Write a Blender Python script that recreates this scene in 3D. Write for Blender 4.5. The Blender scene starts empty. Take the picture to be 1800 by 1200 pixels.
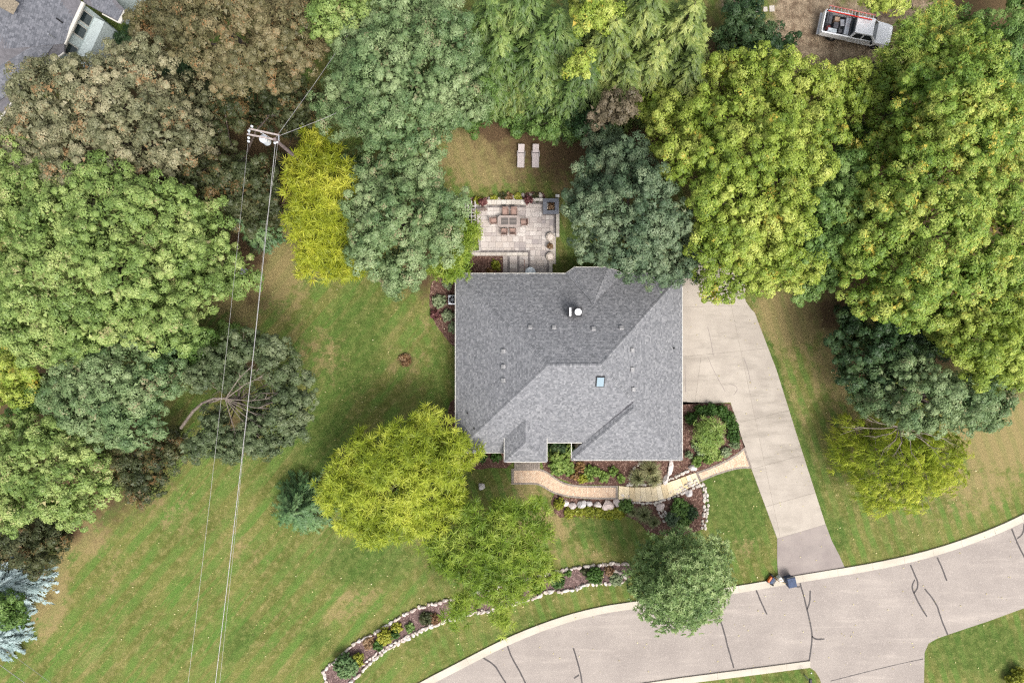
import bpy, bmesh, math, random
import numpy as np
from mathutils import Vector
random.seed(7)
RNG = np.random.default_rng(11)
R = math.radians
S = bpy.context.scene
COL = S.collection
# ---------------------------------------------------------------- camera, sky, sun, exposure
CAMH = 60.0
cam_d = bpy.data.cameras.new('camera'); cam = bpy.data.objects.new('camera', cam_d); COL.objects.link(cam)
cam.location = (0, 0, CAMH); cam.rotation_euler = (0, 0, 0)
cam_d.lens = 24; cam_d.sensor_width = 36; cam_d.clip_start = 1; cam_d.clip_end = 3000
S.camera = cam
SUN_EL, SUN_AZ = 58, 145        # degrees; azimuth clockwise from north (+Y)
W = bpy.data.worlds.new('World'); S.world = W; W.use_nodes = True
wn = W.node_tree; wn.nodes.clear()
sky = wn.nodes.new('ShaderNodeTexSky'); sky.sky_type = 'NISHITA'; sky.sun_disc = False
sky.sun_elevation = R(SUN_EL); sky.sun_rotation = R(SUN_AZ)
sky.air_density = 1.0; sky.dust_density = 5.0; sky.ozone_density = 1.0
hs = wn.nodes.new('ShaderNodeHueSaturation'); hs.inputs['Saturation'].default_value = 0.35
bg = wn.nodes.new('ShaderNodeBackground'); bg.inputs['Strength'].default_value = 0.13
wo = wn.nodes.new('ShaderNodeOutputWorld')
wn.links.new(sky.outputs[0], hs.inputs['Color']); wn.links.new(hs.outputs[0], bg.inputs[0]); wn.links.new(bg.outputs[0], wo.inputs[0])
sd = bpy.data.lights.new('sun', 'SUN'); sd.energy = 1.25; sd.angle = R(20); sd.color = (1.0, 0.965, 0.92)
sun = bpy.data.objects.new('sun', sd); COL.objects.link(sun)
_d = Vector((math.sin(R(SUN_AZ)) * math.cos(R(SUN_EL)), math.cos(R(SUN_AZ)) * math.cos(R(SUN_EL)), math.sin(R(SUN_EL))))
sun.rotation_euler = _d.to_track_quat('Z', 'Y').to_euler(); sun.location = _d * 80
S.view_settings.view_transform = 'Standard'; S.view_settings.look = 'None'
S.view_settings.exposure = 1.17; S.view_settings.gamma = 1.0; S.view_settings.use_curve_mapping = False
S.render.engine = 'CYCLES'
S.cycles.max_bounces = 5; S.cycles.diffuse_bounces = 3; S.cycles.glossy_bounces = 2; S.cycles.transmission_bounces = 3
S.cycles.transparent_max_bounces = 4; S.cycles.caustics_reflective = False; S.cycles.caustics_refractive = False
S.cycles.use_denoising = False
S.cycles.filter_width = 1.25
# ---------------------------------------------------------------- helpers
def P(px, py, z=0.0):
    k = 0.05 * (CAMH - z) / CAMH
    return ((px - 900) * k, (600 - py) * k, z)
def PL(pts, z=0.0): return [P(x, y, z) for x, y in pts]
def tag(o, label=None, cat=None, group=None, kind=None):
    if label: o['label'] = label
    if cat: o['category'] = cat
    if group: o['group'] = group
    if kind: o['kind'] = kind
    return o
def empty(name, loc=(0, 0, 0), rz=0.0, parent=None):
    o = bpy.data.objects.new(name, None); COL.objects.link(o)
    o.empty_display_size = 0.2
    o.location = loc; o.rotation_euler = (0, 0, rz)
    if parent: o.parent = parent
    return o
def link(name, me, parent=None, loc=None, rot=None):
    o = bpy.data.objects.new(name, me); COL.objects.link(o)
    if parent: o.parent = parent
    if loc is not None: o.location = loc
    if rot is not None: o.rotation_euler = rot
    return o
class MB:
    def __init__(s): s.v = []; s.f = []; s.a = []; s.smooth = False
    def add(s, vs, fs, a=0.5):
        n = len(s.v); s.v += [tuple(v) for v in vs]; s.f += [tuple(i + n for i in f) for f in fs]; s.a += [a] * len(fs); return s
    def box(s, c, d, rz=0.0, a=0.5, taper=1.0, tilt=None):
        cx, cy, cz = c; x, y, z = d[0] / 2, d[1] / 2, d[2] / 2
        vs = []
        for sz, t in ((-1, 1), (1, taper)):
            for sx, sy in ((-1, -1), (1, -1), (1, 1), (-1, 1)):
                vs.append((sx * x * t, sy * y * t, sz * z))
        cr, sr = math.cos(rz), math.sin(rz)
        out = []
        for vx, vy, vz in vs:
            if tilt:   # rotation about local y then z
                ct, st = math.cos(tilt), math.sin(tilt); vx, vz = vx * ct + vz * st, -vx * st + vz * ct
            out.append((cx + vx * cr - vy * sr, cy + vx * sr + vy * cr, cz + vz))
        return s.add(out, [(3, 2, 1, 0), (4, 5, 6, 7), (0, 1, 5, 4), (1, 2, 6, 5), (2, 3, 7, 6), (3, 0, 4, 7)], a)
    def beam(s, p, q, w, h, a=0.5):
        p, q = Vector(p), Vector(q); d = (q - p).normalized()
        u = Vector((0, 0, 1)) if abs(d.z) < 0.95 else Vector((1, 0, 0))
        x = d.cross(u).normalized() * w / 2; y = x.cross(d).normalized() * h / 2
        vs = [p - x - y, p + x - y, p + x + y, p - x + y, q - x - y, q + x - y, q + x + y, q - x + y]
        return s.add(vs, [(0, 1, 2, 3), (7, 6, 5, 4), (0, 4, 5, 1), (1, 5, 6, 2), (2, 6, 7, 3), (3, 7, 4, 0)], a)
    def tube(s, pts, rad, n=6, a=0.5):
        pts = [Vector(p) for p in pts]; rr = rad if isinstance(rad, (list, tuple)) else [rad] * len(pts)
        vs, fs = [], []
        for i, p in enumerate(pts):
            d = (pts[min(i + 1, len(pts) - 1)] - pts[max(i - 1, 0)]).normalized()
            u = Vector((0, 0, 1)) if abs(d.z) < 0.9 else Vector((1, 0, 0))
            x = d.cross(u).normalized(); y = x.cross(d)
            for k in range(n):
                t = 2 * math.pi * k / n; vs.append(p + (x * math.cos(t) + y * math.sin(t)) * rr[i])
        for i in range(len(pts) - 1):
            for k in range(n):
                k2 = (k + 1) % n; fs.append((i * n + k, i * n + k2, (i + 1) * n + k2, (i + 1) * n + k))
        fs.append(tuple(range(n - 1, -1, -1))); fs.append(tuple((len(pts) - 1) * n + k for k in range(n)))
        return s.add(vs, fs, a)
    def lathe(s, c, prof, n=20, a=0.5, sx=1.0, sy=1.0, rz=0):
        vs, fs = [], []
        cr, sr = math.cos(rz), math.sin(rz)
        for r, z in prof:
            for k in range(n):
                t = 2 * math.pi * k / n; x, y = r * math.cos(t) * sx, r * math.sin(t) * sy
                vs.append((c[0] + x * cr - y * sr, c[1] + x * sr + y * cr, c[2] + z))
        for i in range(len(prof) - 1):
            for k in range(n):
                k2 = (k + 1) % n; fs.append((i * n + k, i * n + k2, (i + 1) * n + k2, (i + 1) * n + k))
        fs.append(tuple(range(n - 1, -1, -1))); fs.append(tuple((len(prof) - 1) * n + k for k in range(n)))
        return s.add(vs, fs, a)
    def prism(s, poly, z0, z1, a=0.5):
        n = len(poly); vs = [(p[0], p[1], z0) for p in poly] + [(p[0], p[1], z1) for p in poly]
        ar = sum(poly[i][0] * poly[(i + 1) % n][1] - poly[(i + 1) % n][0] * poly[i][1] for i in range(n))
        if ar < 0: vs = [(p[0], p[1], z0) for p in poly[::-1]] + [(p[0], p[1], z1) for p in poly[::-1]]
        fs = [tuple(range(n - 1, -1, -1)), tuple(range(n, 2 * n))] + [(i, (i + 1) % n, n + (i + 1) % n, n + i) for i in range(n)]
        return s.add(vs, fs, a)
    def mesh(s, name, mat):
        me = bpy.data.meshes.new(name); me.from_pydata(s.v, [], s.f); me.materials.append(mat)
        at = me.attributes.new('v', 'FLOAT', 'FACE'); at.data.foreach_set('value', s.a)
        if s.smooth:
            me.polygons.foreach_set('use_smooth', [True] * len(me.polygons))
        me.update(); return me
    def build(s, name, mat, parent=None, loc=None, bevel=0.0):
        me = s.mesh(name, mat)
        if bevel:
            bm = bmesh.new(); bm.from_mesh(me)
            bmesh.ops.bevel(bm, geom=list(bm.edges), offset=bevel, segments=2, profile=0.6, affect='EDGES', clamp_overlap=True)
            bm.to_mesh(me); bm.free()
        return link(name, me, parent, loc)
def sheet(name, poly, z, mat, parent=None, thick=0.0):
    m = MB(); m.prism(poly, z - 0.2 if not thick else z - thick, z); o = m.build(name, mat, parent); return o
def resample(pts, step):
    out = []
    for i in range(len(pts) - 1):
        a, b = np.array(pts[i][:2], float), np.array(pts[i + 1][:2], float)
        n = max(1, int(round(np.linalg.norm(b - a) / step)))
        for k in range(n): out.append(tuple(a + (b - a) * k / n))
    out.append(tuple(pts[-1][:2])); return out
def smooth_line(pts, it=2):
    pts = [np.array(p[:2], float) for p in pts]
    for _ in range(it):
        out = [pts[0]]
        for i in range(len(pts) - 1):
            out += [pts[i] * .75 + pts[i + 1] * .25, pts[i] * .25 + pts[i + 1] * .75]
        out.append(pts[-1]); pts = out
    return [tuple(p) for p in pts]
def rough(poly, step=0.35, amp=0.05, it=1):
    p = smooth_line(list(poly) + [poly[0]], it) if it else list(poly) + [poly[0]]
    p = resample(p, step)[:-1]
    return [(x + random.uniform(-amp, amp), y + random.uniform(-amp, amp)) for x, y in p]
def W2(pts): return [P(x, y)[:2] for x, y in pts]
# ---------------------------------------------------------------- materials
def hexc(h):
    c = [int(h[i:i + 2], 16) / 255 for i in (0, 2, 4)]
    return tuple((x / 12.92 if x <= .04045 else ((x + .055) / 1.055) ** 2.4) for x in c)
class NT:
    def __init__(s, name):
        s.m = bpy.data.materials.new(name); s.m.use_nodes = True; s.t = s.m.node_tree; s.t.nodes.clear()
        s.out = s.t.nodes.new('ShaderNodeOutputMaterial')
        s.co = None
    def n(s, typ, **kw):
        nd = s.t.nodes.new('ShaderNode' + typ)
        for k, v in kw.items():
            if k.startswith('_'): nd.inputs[int(k[1:])].default_value = v
            else: setattr(nd, k, v)
        return nd
    def l(s, a, b): s.t.links.new(a, b)
    def pos(s):
        if not s.co: s.co = s.n('NewGeometry').outputs['Position']
        return s.co
    def attr(s, name): return s.n('Attribute', attribute_name=name).outputs['Fac']
    def noise(s, scale, detail=3, rough=.55, vec=None, lo=0.0, hi=1.0):
        nd = s.n('TexNoise'); nd.inputs['Scale'].default_value = scale; nd.inputs['Detail'].default_value = detail
        nd.inputs['Roughness'].default_value = rough; s.l(vec or s.pos(), nd.inputs['Vector'])
        if (lo, hi) == (0, 1): return nd.outputs['Fac']
        return s.ramp(nd.outputs['Fac'], lo, hi)
    def ramp(s, x, lo, hi, a=0.0, b=1.0):
        r = s.n('MapRange', interpolation_type='SMOOTHSTEP'); r.inputs['From Min'].default_value = lo; r.inputs['From Max'].default_value = hi
        r.inputs['To Min'].default_value = a; r.inputs['To Max'].default_value = b
        s.l(x, r.inputs['Value']); return r.outputs[0]
    def math(s, op, a, b=0.0):
        m = s.n('Math', operation=op)
        for i, x in enumerate((a, b)):
            if isinstance(x, (int, float)): m.inputs[i].default_value = x
            else: s.l(x, m.inputs[i])
        return m.outputs[0]
    def mix(s, f, a, b, mode='MIX'):
        m = s.n('Mix', data_type='RGBA', blend_type=mode)
        for i, x in ((0, f), (6, a), (7, b)):
            if isinstance(x, (int, float)): m.inputs[i].default_value = x
            elif isinstance(x, tuple): m.inputs[i].default_value = (*x, 1) if len(x) == 3 else x
            else: s.l(x, m.inputs[i])
        return m.outputs[2]
    def bump(s, h, strength=.4, dist=.02):
        b = s.n('Bump'); b.inputs['Strength'].default_value = strength; b.inputs['Distance'].default_value = dist
        s.l(h, b.inputs['Height']); return b.outputs[0]
    def done(s, color, rough=.8, normal=None, metal=0.0, spec=.3, trans=0.0, tcol=None):
        p = s.n('BsdfPrincipled'); p.inputs['Roughness'].default_value = rough; p.inputs['Metallic'].default_value = metal
        p.inputs['Specular IOR Level'].default_value = spec
        if isinstance(color, tuple): p.inputs['Base Color'].default_value = (*color, 1)
        else: s.l(color, p.inputs['Base Color'])
        if normal: s.l(normal, p.inputs['Normal'])
        if trans:
            t = s.n('BsdfTranslucent'); 
            if isinstance(color, tuple): t.inputs[0].default_value = (*color, 1)
            else: s.l(color, t.inputs[0])
            mx = s.n('MixShader', _0=trans); s.l(p.outputs[0], mx.inputs[1]); s.l(t.outputs[0], mx.inputs[2]); s.l(mx.outputs[0], s.out.inputs[0])
        else: s.l(p.outputs[0], s.out.inputs[0])
        return s.m
def simple(name, col, rough=.6, metal=0.0, var=.12, scale=4.0, spec=.3, bump=0.0):
    t = NT(name); c = hexc(col) if isinstance(col, str) else col
    d = tuple(x * (1 - var * 2) for x in c); e = tuple(min(1, x * (1 + var)) for x in c)
    f = t.noise(scale, 5, .65, lo=.3, hi=.7)
    n = t.bump(t.noise(scale * 12, 3), .5, bump) if bump else None
    return t.done(t.mix(f, d, e), rough, n, metal, spec)
def pieces(name, cols, rough=.85, fine=14.0, bumpd=.01, stain=.25, spec=.25):
    """material whose pieces differ by the face attribute v"""
    t = NT(name); v = t.attr('v'); cr = t.n('ValToRGB'); e = cr.color_ramp.elements
    cr.color_ramp.interpolation = 'LINEAR'
    cols = [hexc(c) if isinstance(c, str) else c for c in cols]
    e[0].position = 0; e[0].color = (*cols[0], 1); e[1].position = 1; e[1].color = (*cols[-1], 1)
    for i, c in enumerate(cols[1:-1]): q = e.new((i + 1) / (len(cols) - 1)); q.color = (*c, 1)
    t.l(v, cr.inputs[0])
    oi = t.n('ObjectInfo').outputs['Random']
    c = t.mix(t.ramp(oi, 0, 1, 0, stain), cr.outputs[0], (0.5, .5, .5), 'MULTIPLY')
    c = t.mix(t.noise(.7, 5, .7, lo=.35, hi=.75), c, t.mix(stain, c, (.25, .22, .2), 'MULTIPLY'))
    c = t.mix(t.noise(fine, 4, .7, lo=.3, hi=.7), c, t.mix(.35, c, (.4, .4, .4), 'MULTIPLY'))
    return t.done(c, rough, t.bump(t.noise(fine * 2, 4, .7), .6, bumpd), 0, spec)
# ---------------------------------------------------------------- ground
# (px, py, rx, ry, angle, weight) of worn / dry / lush patches in the turf
DRY = [(470,440,60,120,-20,1),(420,520,60,60,0,1),(560,620,90,70,40,.55),(860,270,110,70,0,1),(990,320,40,70,0,.6),(1400,560,80,80,0,.9),
 (1470,640,60,120,-15,.8),(1400,700,25,160,-18,.55),(1500,760,60,90,0,.7),(1760,760,110,90,0,1.0),(1720,850,110,70,-20,.7),(1600,900,160,60,-15,.45),
 (960,925,50,30,10,1),(930,860,60,30,0,.7),(1020,975,90,22,5,.6),(1450,960,60,40,0,.35),(130,930,70,50,30,1),(90,1040,40,110,10,.9),
 (300,900,120,60,30,.5),(420,960,90,50,40,.5),(200,1010,60,120,35,.45),(560,1020,80,70,0,.35),(620,1060,90,40,-25,.6),(480,1120,120,60,-30,.4),
 (720,640,90,60,0,.45),(760,560,40,60,0,.5),(1310,960,40,40,0,.5),(1660,1150,50,40,0,.35),(1350,545,30,40,0,.9),(1340,1180,90,14,-6,.5),(1000,1060,140,14,-12,.3),
 (700,760,60,40,0,.3),(380,1090,100,60,40,.3)]
BARE = [(875,215,55,45,20,1),(900,250,50,40,0,.6),(1060,300,60,45,0,.7),(1480,550,60,40,0,.9),(1520,640,70,50,0,.8),(450,520,35,40,0,.6),(415,450,50,45,0,1.2),(400,620,80,60,0,.9),
 (712,632,14,12,0,1.0),(960,930,20,14,0,.5),(100,920,50,25,20,1.2),(420,760,60,50,0,.7),(480,330,40,120,20,1),(330,250,200,120,0,1.2),(560,190,50,50,0,.7),
 (80,780,200,150,0,1.2),(1100,180,260,160,0,1.2),(1640,300,320,250,0,1.2),(1700,20,120,50,0,1.2),(1740,690,90,20,0,.7),(1020,325,14,40,10,.9),(735,470,50,60,0,.8),(1640,600,110,60,0,1.0)]
LUSH = [(620,610,70,120,20,.9),(560,760,60,120,25,.8),(700,560,60,50,0,.5),(1290,880,55,90,-20,1.2),(1350,640,24,120,-17,1),(1400,800,26,150,-17,1.3),(1460,940,40,40,0,1),
 (640,990,90,50,0,.9),(520,1000,60,60,0,.5),(870,800,60,40,0,.8),(1050,930,80,30,0,.7),(1110,950,50,40,0,.6),(900,1110,140,25,-20,.6),(1720,1140,110,60,0,.9),(1010,410,20,90,0,.9),(1040,455,40,30,0,.9),
 (420,1130,60,30,-50,.8),(560,1120,40,30,0,.7),(990,250,30,20,0,.5),(900,320,60,16,0,.6),(1430,90,60,25,20,1.4),(1480,115,80,25,10,1.3),(1360,90,40,30,20,1.2),(770,660,24,90,0,.7),(1390,1190,60,14,0,.7),(200,60,40,30,0,1),(1760,730,50,10,0,.6)]
DIRT = [(1450,70,100,60,15,1.3),(1420,20,60,50,0,1.3),(1540,100,80,30,10,1.0),(1560,20,110,35,0,.9),(1290,8,30,14,0,1)]
def field(X, Y, lst):
    px = X / .05 + 900; py = 600 - Y / .05; out = np.zeros_like(X)
    for cx, cy, rx, ry, an, w in lst:
        c, s = math.cos(R(-an)), math.sin(R(-an)); dx, dy = px - cx, py - cy
        u, v = (dx * c - dy * s) / rx, (dx * s + dy * c) / ry
        out = np.maximum(out, w * np.exp(-(u * u + v * v) * .8))
    return out
def grid_ground(mat):
    xs = np.concatenate([[-900, -300, -120, -70], np.linspace(-50, 50, 251), [70, 120, 300, 900]])
    ys = np.concatenate([[-900, -300, -120, -60], np.linspace(-36, 36, 181), [60, 120, 300, 900]])
    X, Y = np.meshgrid(xs, ys); n, m = X.shape
    co = np.stack([X.ravel(), Y.ravel(), np.zeros(X.size)], 1)
    i = np.arange(n - 1)[:, None] * m + np.arange(m - 1)[None]
    q = np.stack([i, i + 1, i + 1 + m, i + m], -1).reshape(-1, 4)
    me = np_mesh('ground', co, q, mat)
    for nm, lst in (('dry', DRY), ('bare', BARE), ('lush', LUSH), ('dirt', DIRT)):
        a = me.attributes.new(nm, 'FLOAT', 'POINT'); a.data.foreach_set('value', field(X, Y, lst).ravel().astype(np.float32))
    # direction of the mower: 1 where the passes run diagonally across the big side lawn
    st = 1 / (1 + np.exp((X / .05 + 900 - 760) / 40)); a = me.attributes.new('diag', 'FLOAT', 'POINT'); a.data.foreach_set('value', st.ravel().astype(np.float32))
    o = link('ground', me); tag(o, kind='structure'); return o
def np_mesh(name, co, quads, mat, attrs=None, smooth=False):
    me = bpy.data.meshes.new(name); nq, k = quads.shape
    me.vertices.add(len(co)); me.vertices.foreach_set('co', np.ascontiguousarray(co, np.float32).ravel())
    me.loops.add(nq * k); me.loops.foreach_set('vertex_index', np.ascontiguousarray(quads, np.int32).ravel())
    me.polygons.add(nq); me.polygons.foreach_set('loop_start', np.arange(0, nq * k, k, dtype=np.int32))
    try: me.polygons.foreach_set('loop_total', np.full(nq, k, np.int32))
    except Exception: pass
    for nm, val in (attrs or {}).items():
        a = me.attributes.new(nm, 'FLOAT', 'FACE'); a.data.foreach_set('value', np.ascontiguousarray(val, np.float32))
    me.materials.append(mat); me.update(calc_edges=True); return me
def grass_mat():
    t = NT('turf')
    wob = t.noise(.35, 3); fine = t.noise(9, 5, .75); mid = t.noise(1.6, 5, .7); big = t.noise(.22, 4, .6); vf = t.noise(26, 3, .8)
    g1, g2, g3 = (.098, .112, .028), (.152, .156, .046), (.225, .20, .078)
    c = t.mix(t.ramp(big, .35, .65), g1, g2)
    c = t.mix(t.ramp(mid, .42, .72), c, g3)
    # mower passes
    def stripes(ang, per, ds):
        mp = t.n('Mapping'); mp.inputs['Rotation'].default_value = (0, 0, R(-ang)); t.l(t.pos(), mp.inputs['Vector'])
        w = t.n('TexWave', wave_type='BANDS', bands_direction='Y', wave_profile='SIN'); w.inputs['Scale'].default_value = 6.2832 / per / 20 * 1.0
        w.inputs['Distortion'].default_value = ds; w.inputs['Detail'].default_value = 3; w.inputs['Detail Scale'].default_value = .5
        w.inputs['Detail Roughness'].default_value = .6
        t.l(mp.outputs[0], w.inputs['Vector']); return t.ramp(w.outputs['Fac'], .3, .8)
    sA = stripes(50, 1.65, 1.5); sB = stripes(-72, 1.1, 2.5)
    dg = t.attr('diag'); st = t.mix(dg, sB, sA)
    def streak(ang, sc, lo, hi):
        m0 = t.n('Mapping'); m0.inputs['Rotation'].default_value = (0, 0, R(-ang)); t.l(t.pos(), m0.inputs['Vector'])
        mp = t.n('Mapping'); mp.inputs['Scale'].default_value = (.12, 1.0, 1); t.l(m0.outputs[0], mp.inputs['Vector'])
        return t.noise(sc, 4, .65, mp.outputs[0], lo, hi)
    c = t.mix(t.math('MULTIPLY', dg, streak(50, 1.0, .5, .68)), c, t.mix(.75, c, (.075, .17, .03)))
    c = t.mix(t.math('MULTIPLY', dg, streak(50, .8, .54, .72)), c, t.mix(.6, c, (.28, .225, .10)))
    c = t.mix(t.math('MULTIPLY', st, t.ramp(t.noise(.5, 3), .35, .65, .2, .85)), c, (.10, .168, .036))
    lush = t.attr('lush'); dry = t.attr('dry'); bare = t.attr('bare'); dirt = t.attr('dirt')
    def brk(a, n, k=.9): return t.ramp(t.math('ADD', a, t.math('MULTIPLY', t.math('SUBTRACT', n, .5), k)), .3, .75)
    n1 = t.noise(1.1, 6, .72)
    c = t.mix(t.math('MULTIPLY', brk(lush, n1), .75), c, t.mix(t.ramp(mid, .4, .6), (.055, .095, .02), (.098, .14, .034)))
    tuft = t.math('MULTIPLY', st, .2)
    drym = t.math('MULTIPLY', t.math('SUBTRACT', brk(dry, n1, 1.5), tuft), .85)
    c = t.mix(t.ramp(drym, 0, 1), c, t.mix(t.ramp(fine, .35, .65), (.20, .155, .07), (.32, .25, .12)))
    # scattered tan tufts over the whole lawn
    c = t.mix(t.ramp(t.noise(3.2, 5, .75), .56, .74, 0, .7), c, (.27, .225, .10))
    c = t.mix(t.ramp(t.noise(2.3, 6, .8), .60, .74, 0, .55), c, (.035, .06, .012))
    c = t.mix(t.math('MULTIPLY', brk(bare, n1, .8), .9), c, t.mix(t.ramp(fine, .35, .65), (.055, .032, .02), (.13, .078, .048)))
    c = t.mix(brk(dirt, n1, .7), c, t.mix(t.ramp(t.noise(1.2, 6, .75), .35, .65), (.16, .11, .075), (.38, .29, .205)))
    c = t.mix(t.ramp(fine, .3, .7, .0, .8), c, t.mix(1.0, c, (.42, .48, .42), 'MULTIPLY'))
    c = t.mix(t.ramp(vf, .42, .72, .0, .8), c, t.mix(1.0, c, (1.8, 1.7, 1.6), 'MULTIPLY'))
    nb = t.bump(t.math('ADD', fine, vf), .8, .05)
    return t.done(c, .95, nb, 0, .1)
grid_ground(grass_mat())
M_mulch = None
def mulch_mat(name, a, b, cc):
    t = NT(name); f = t.noise(14, 4, .8); g = t.noise(2.5, 4, .7)
    vo = t.n('TexVoronoi'); vo.inputs['Scale'].default_value = 11; t.l(t.pos(), vo.inputs['Vector'])
    c = t.mix(t.ramp(f, .35, .65), a, b); c = t.mix(t.ramp(vo.outputs['Color'], .55, .95), c, cc)
    c = t.mix(t.ramp(g, .4, .7, 0, .5), c, a)
    return t.done(c, .95, t.bump(t.math('ADD', vo.outputs['Distance'], f), 1, .05), 0, .1)
M_mulch = mulch_mat('bark_mulch', (.055, .03, .023), (.16, .088, .068), (.32, .21, .165))
M_mulch2 = mulch_mat('weathered_mulch', (.07, .045, .04), (.19, .125, .115), (.3, .21, .19))
def road_mat():
    t = NT('asphalt'); f = t.noise(45, 3, .8); g = t.noise(.35, 5, .6); s = t.noise(1.3, 6, .8)
    vo = t.n('TexVoronoi'); vo.inputs['Scale'].default_value = 30; t.l(t.pos(), vo.inputs['Vector'])
    c = t.mix(t.ramp(g, .3, .7), (.245, .214, .188), (.305, .268, .234))
    c = t.mix(t.ramp(f, .3, .7, 0, .55), c, (.2, .17, .16)); c = t.mix(t.ramp(vo.outputs['Color'], .7, 1, 0, .6), c, (.5, .44, .4))
    mp = t.n('Mapping'); mp.inputs['Rotation'].default_value = (0, 0, R(-12)); mp.inputs['Scale'].default_value = (.12, 1.2, 1); t.l(t.pos(), mp.inputs[0])
    c = t.mix(t.noise(.9, 5, .7, mp.outputs[0], .48, .75), c, t.mix(.25, c, (.50, .44, .38)))
    c = t.mix(t.ramp(s, .60, .8, 0, .5), c, (.18, .155, .135))
    return t.done(c, .9, t.bump(vo.outputs['Distance'], .4, .01), 0, .2)
M_road = road_mat()
def conc_mat(name, a, b, st, stain=.75):
    t = NT(name); c = t.mix(t.noise(.5, 6, .65, lo=.3, hi=.7), a, b)
    oi = t.n('ObjectInfo').outputs['Random']; c = t.mix(t.ramp(oi, 0, 1, 0, .22), c, t.mix(1.0, c, (.72, .72, .74), 'MULTIPLY'))
    mp = t.n('Mapping'); mp.inputs['Scale'].default_value = (.35, 1.4, 1); mp.inputs['Rotation'].default_value = (0, 0, .25); t.l(t.pos(), mp.inputs[0])
    c = t.mix(t.noise(.55, 6, .7, mp.outputs[0], .45, .75), c, t.mix(stain, c, st))
    c = t.mix(t.noise(1.7, 6, .85, lo=.6, hi=.8), c, t.mix(stain * .7, c, st))
    f = t.noise(30, 4, .8); c = t.mix(t.ramp(f, .3, .7, 0, .3), c, t.mix(1.0, c, (.7, .68, .66), 'MULTIPLY'))
    return t.done(c, .85, t.bump(f, .25, .006), 0, .25)
M_conc = conc_mat('driveway_concrete', (.335, .295, .25), (.405, .36, .305), (.20, .175, .145))
M_kerb = conc_mat('kerb_concrete', (.42, .38, .31), (.49, .445, .37), (.30, .265, .22), .4)
M_apron = conc_mat('apron_asphalt', (.23, .195, .18), (.29, .25, .225), (.17, .15, .14), .3)
M_tar = simple('tar', (.06, .052, .05), .7)
M_joint = simple('joint_sand', (.34, .29, .24), .95)
# ---------------------------------------------------------------- road, kerbs, driveway
KL = [(560,1312),(640,1257),(731,1201),(809,1161),(890,1119),(980,1084),(1052,1065),(1107,1057),(1200,1043),(1300,1028),(1413,1008),(1540,988),(1643,964),(1740,930),(1800,902),(1880,860),(1960,812)]
kl = smooth_line(W2(KL), 2)
def offset_line(pts, d):
    out = []
    for i in range(len(pts)):
        a = np.array(pts[max(i - 1, 0)]); b = np.array(pts[min(i + 1, len(pts) - 1)]); t = (b - a) / np.linalg.norm(b - a)
        out.append(tuple(np.array(pts[i]) + np.array((t[1], -t[0])) * d))
    return out
krs = offset_line(kl, .66)
ZR = 0.02
south = [(1960,990),(1880,1040),(1800,1068),(1740,1090),(1665,1115),(1646,1122),(1632,1130),(1625,1146),(1624,1200),(1620,1330),(1470,1330),(1446,1210),(1441,1192),(1433,1179),(1423,1172),(1200,1200),(1000,1228),(800,1320)]
road_poly = offset_line(kl, .55) + W2(south)
road = sheet('road', road_poly, ZR, M_road); tag(road, kind='structure')
def ribbon(m, pts, w, z, jit=.012, a=.5):
    pts = resample(pts, .25); L = offset_line(pts, w / 2); Rr = offset_line(pts, -w / 2)
    n = len(pts); vs = []
    for p, q in zip(L, Rr):
        j = random.uniform(-jit, jit); vs += [(p[0] + j, p[1] + j, z), (q[0] + j, q[1] - j, z)]
    m.add(vs, [(2 * i, 2 * i + 1, 2 * i + 3, 2 * i + 2) for i in range(n - 1)], a)
SEAMS = [[(846,1153),(870,1168),(877,1180),(890,1201)],[(891,1131),(898,1152),(910,1172),(924,1200)],[(1008,1138),(1016,1165),(1021,1185),(1023,1200)],[(1009,1191),(1018,1185)],
 [(1262,1078),(1271,1103),(1280,1140),(1290,1173)],[(1329,1036),(1338,1058),(1348,1079)],[(1406,1024),(1413,1048),(1419,1072),(1427,1108),(1427,1130),(1422,1160)],[(1424,1037),(1424,1056),(1419,1070)],
 [(1427,1117),(1433,1123),(1449,1122)],[(1394,1028),(1401,1031),(1406,1030)],[(1600,992),(1608,1010),(1613,1022),(1613,1032),(1606,1042)],[(1608,1018),(1602,1030),(1606,1042),(1616,1062),(1629,1083)],
 [(1647,979),(1655,996),(1664,1020)],[(1625,1034),(1640,1052),(1648,1066),(1654,1088),(1666,1115)],[(1778,929),(1786,950),(1800,978),(1812,1000)],[(1800,920),(1798,938),(1788,946)],[(1460,1196),(1530,1178),(1580,1166),(1623,1157)]]
for i, s in enumerate(SEAMS):
    m = MB(); ribbon(m, smooth_line(W2(s), 2), .13 if i < 16 else .06, ZR + .006); m.build('tar_seam', M_tar, road)
m = MB()
for (x, y) in ((977,1110),(981,1109),(985,1108),(938,1120),(1545,1080)): ribbon(m, W2([(x, y), (x + 3, y + 8)]), .08, ZR + .005)
m.build('oil_mark', M_apron, road)
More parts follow.
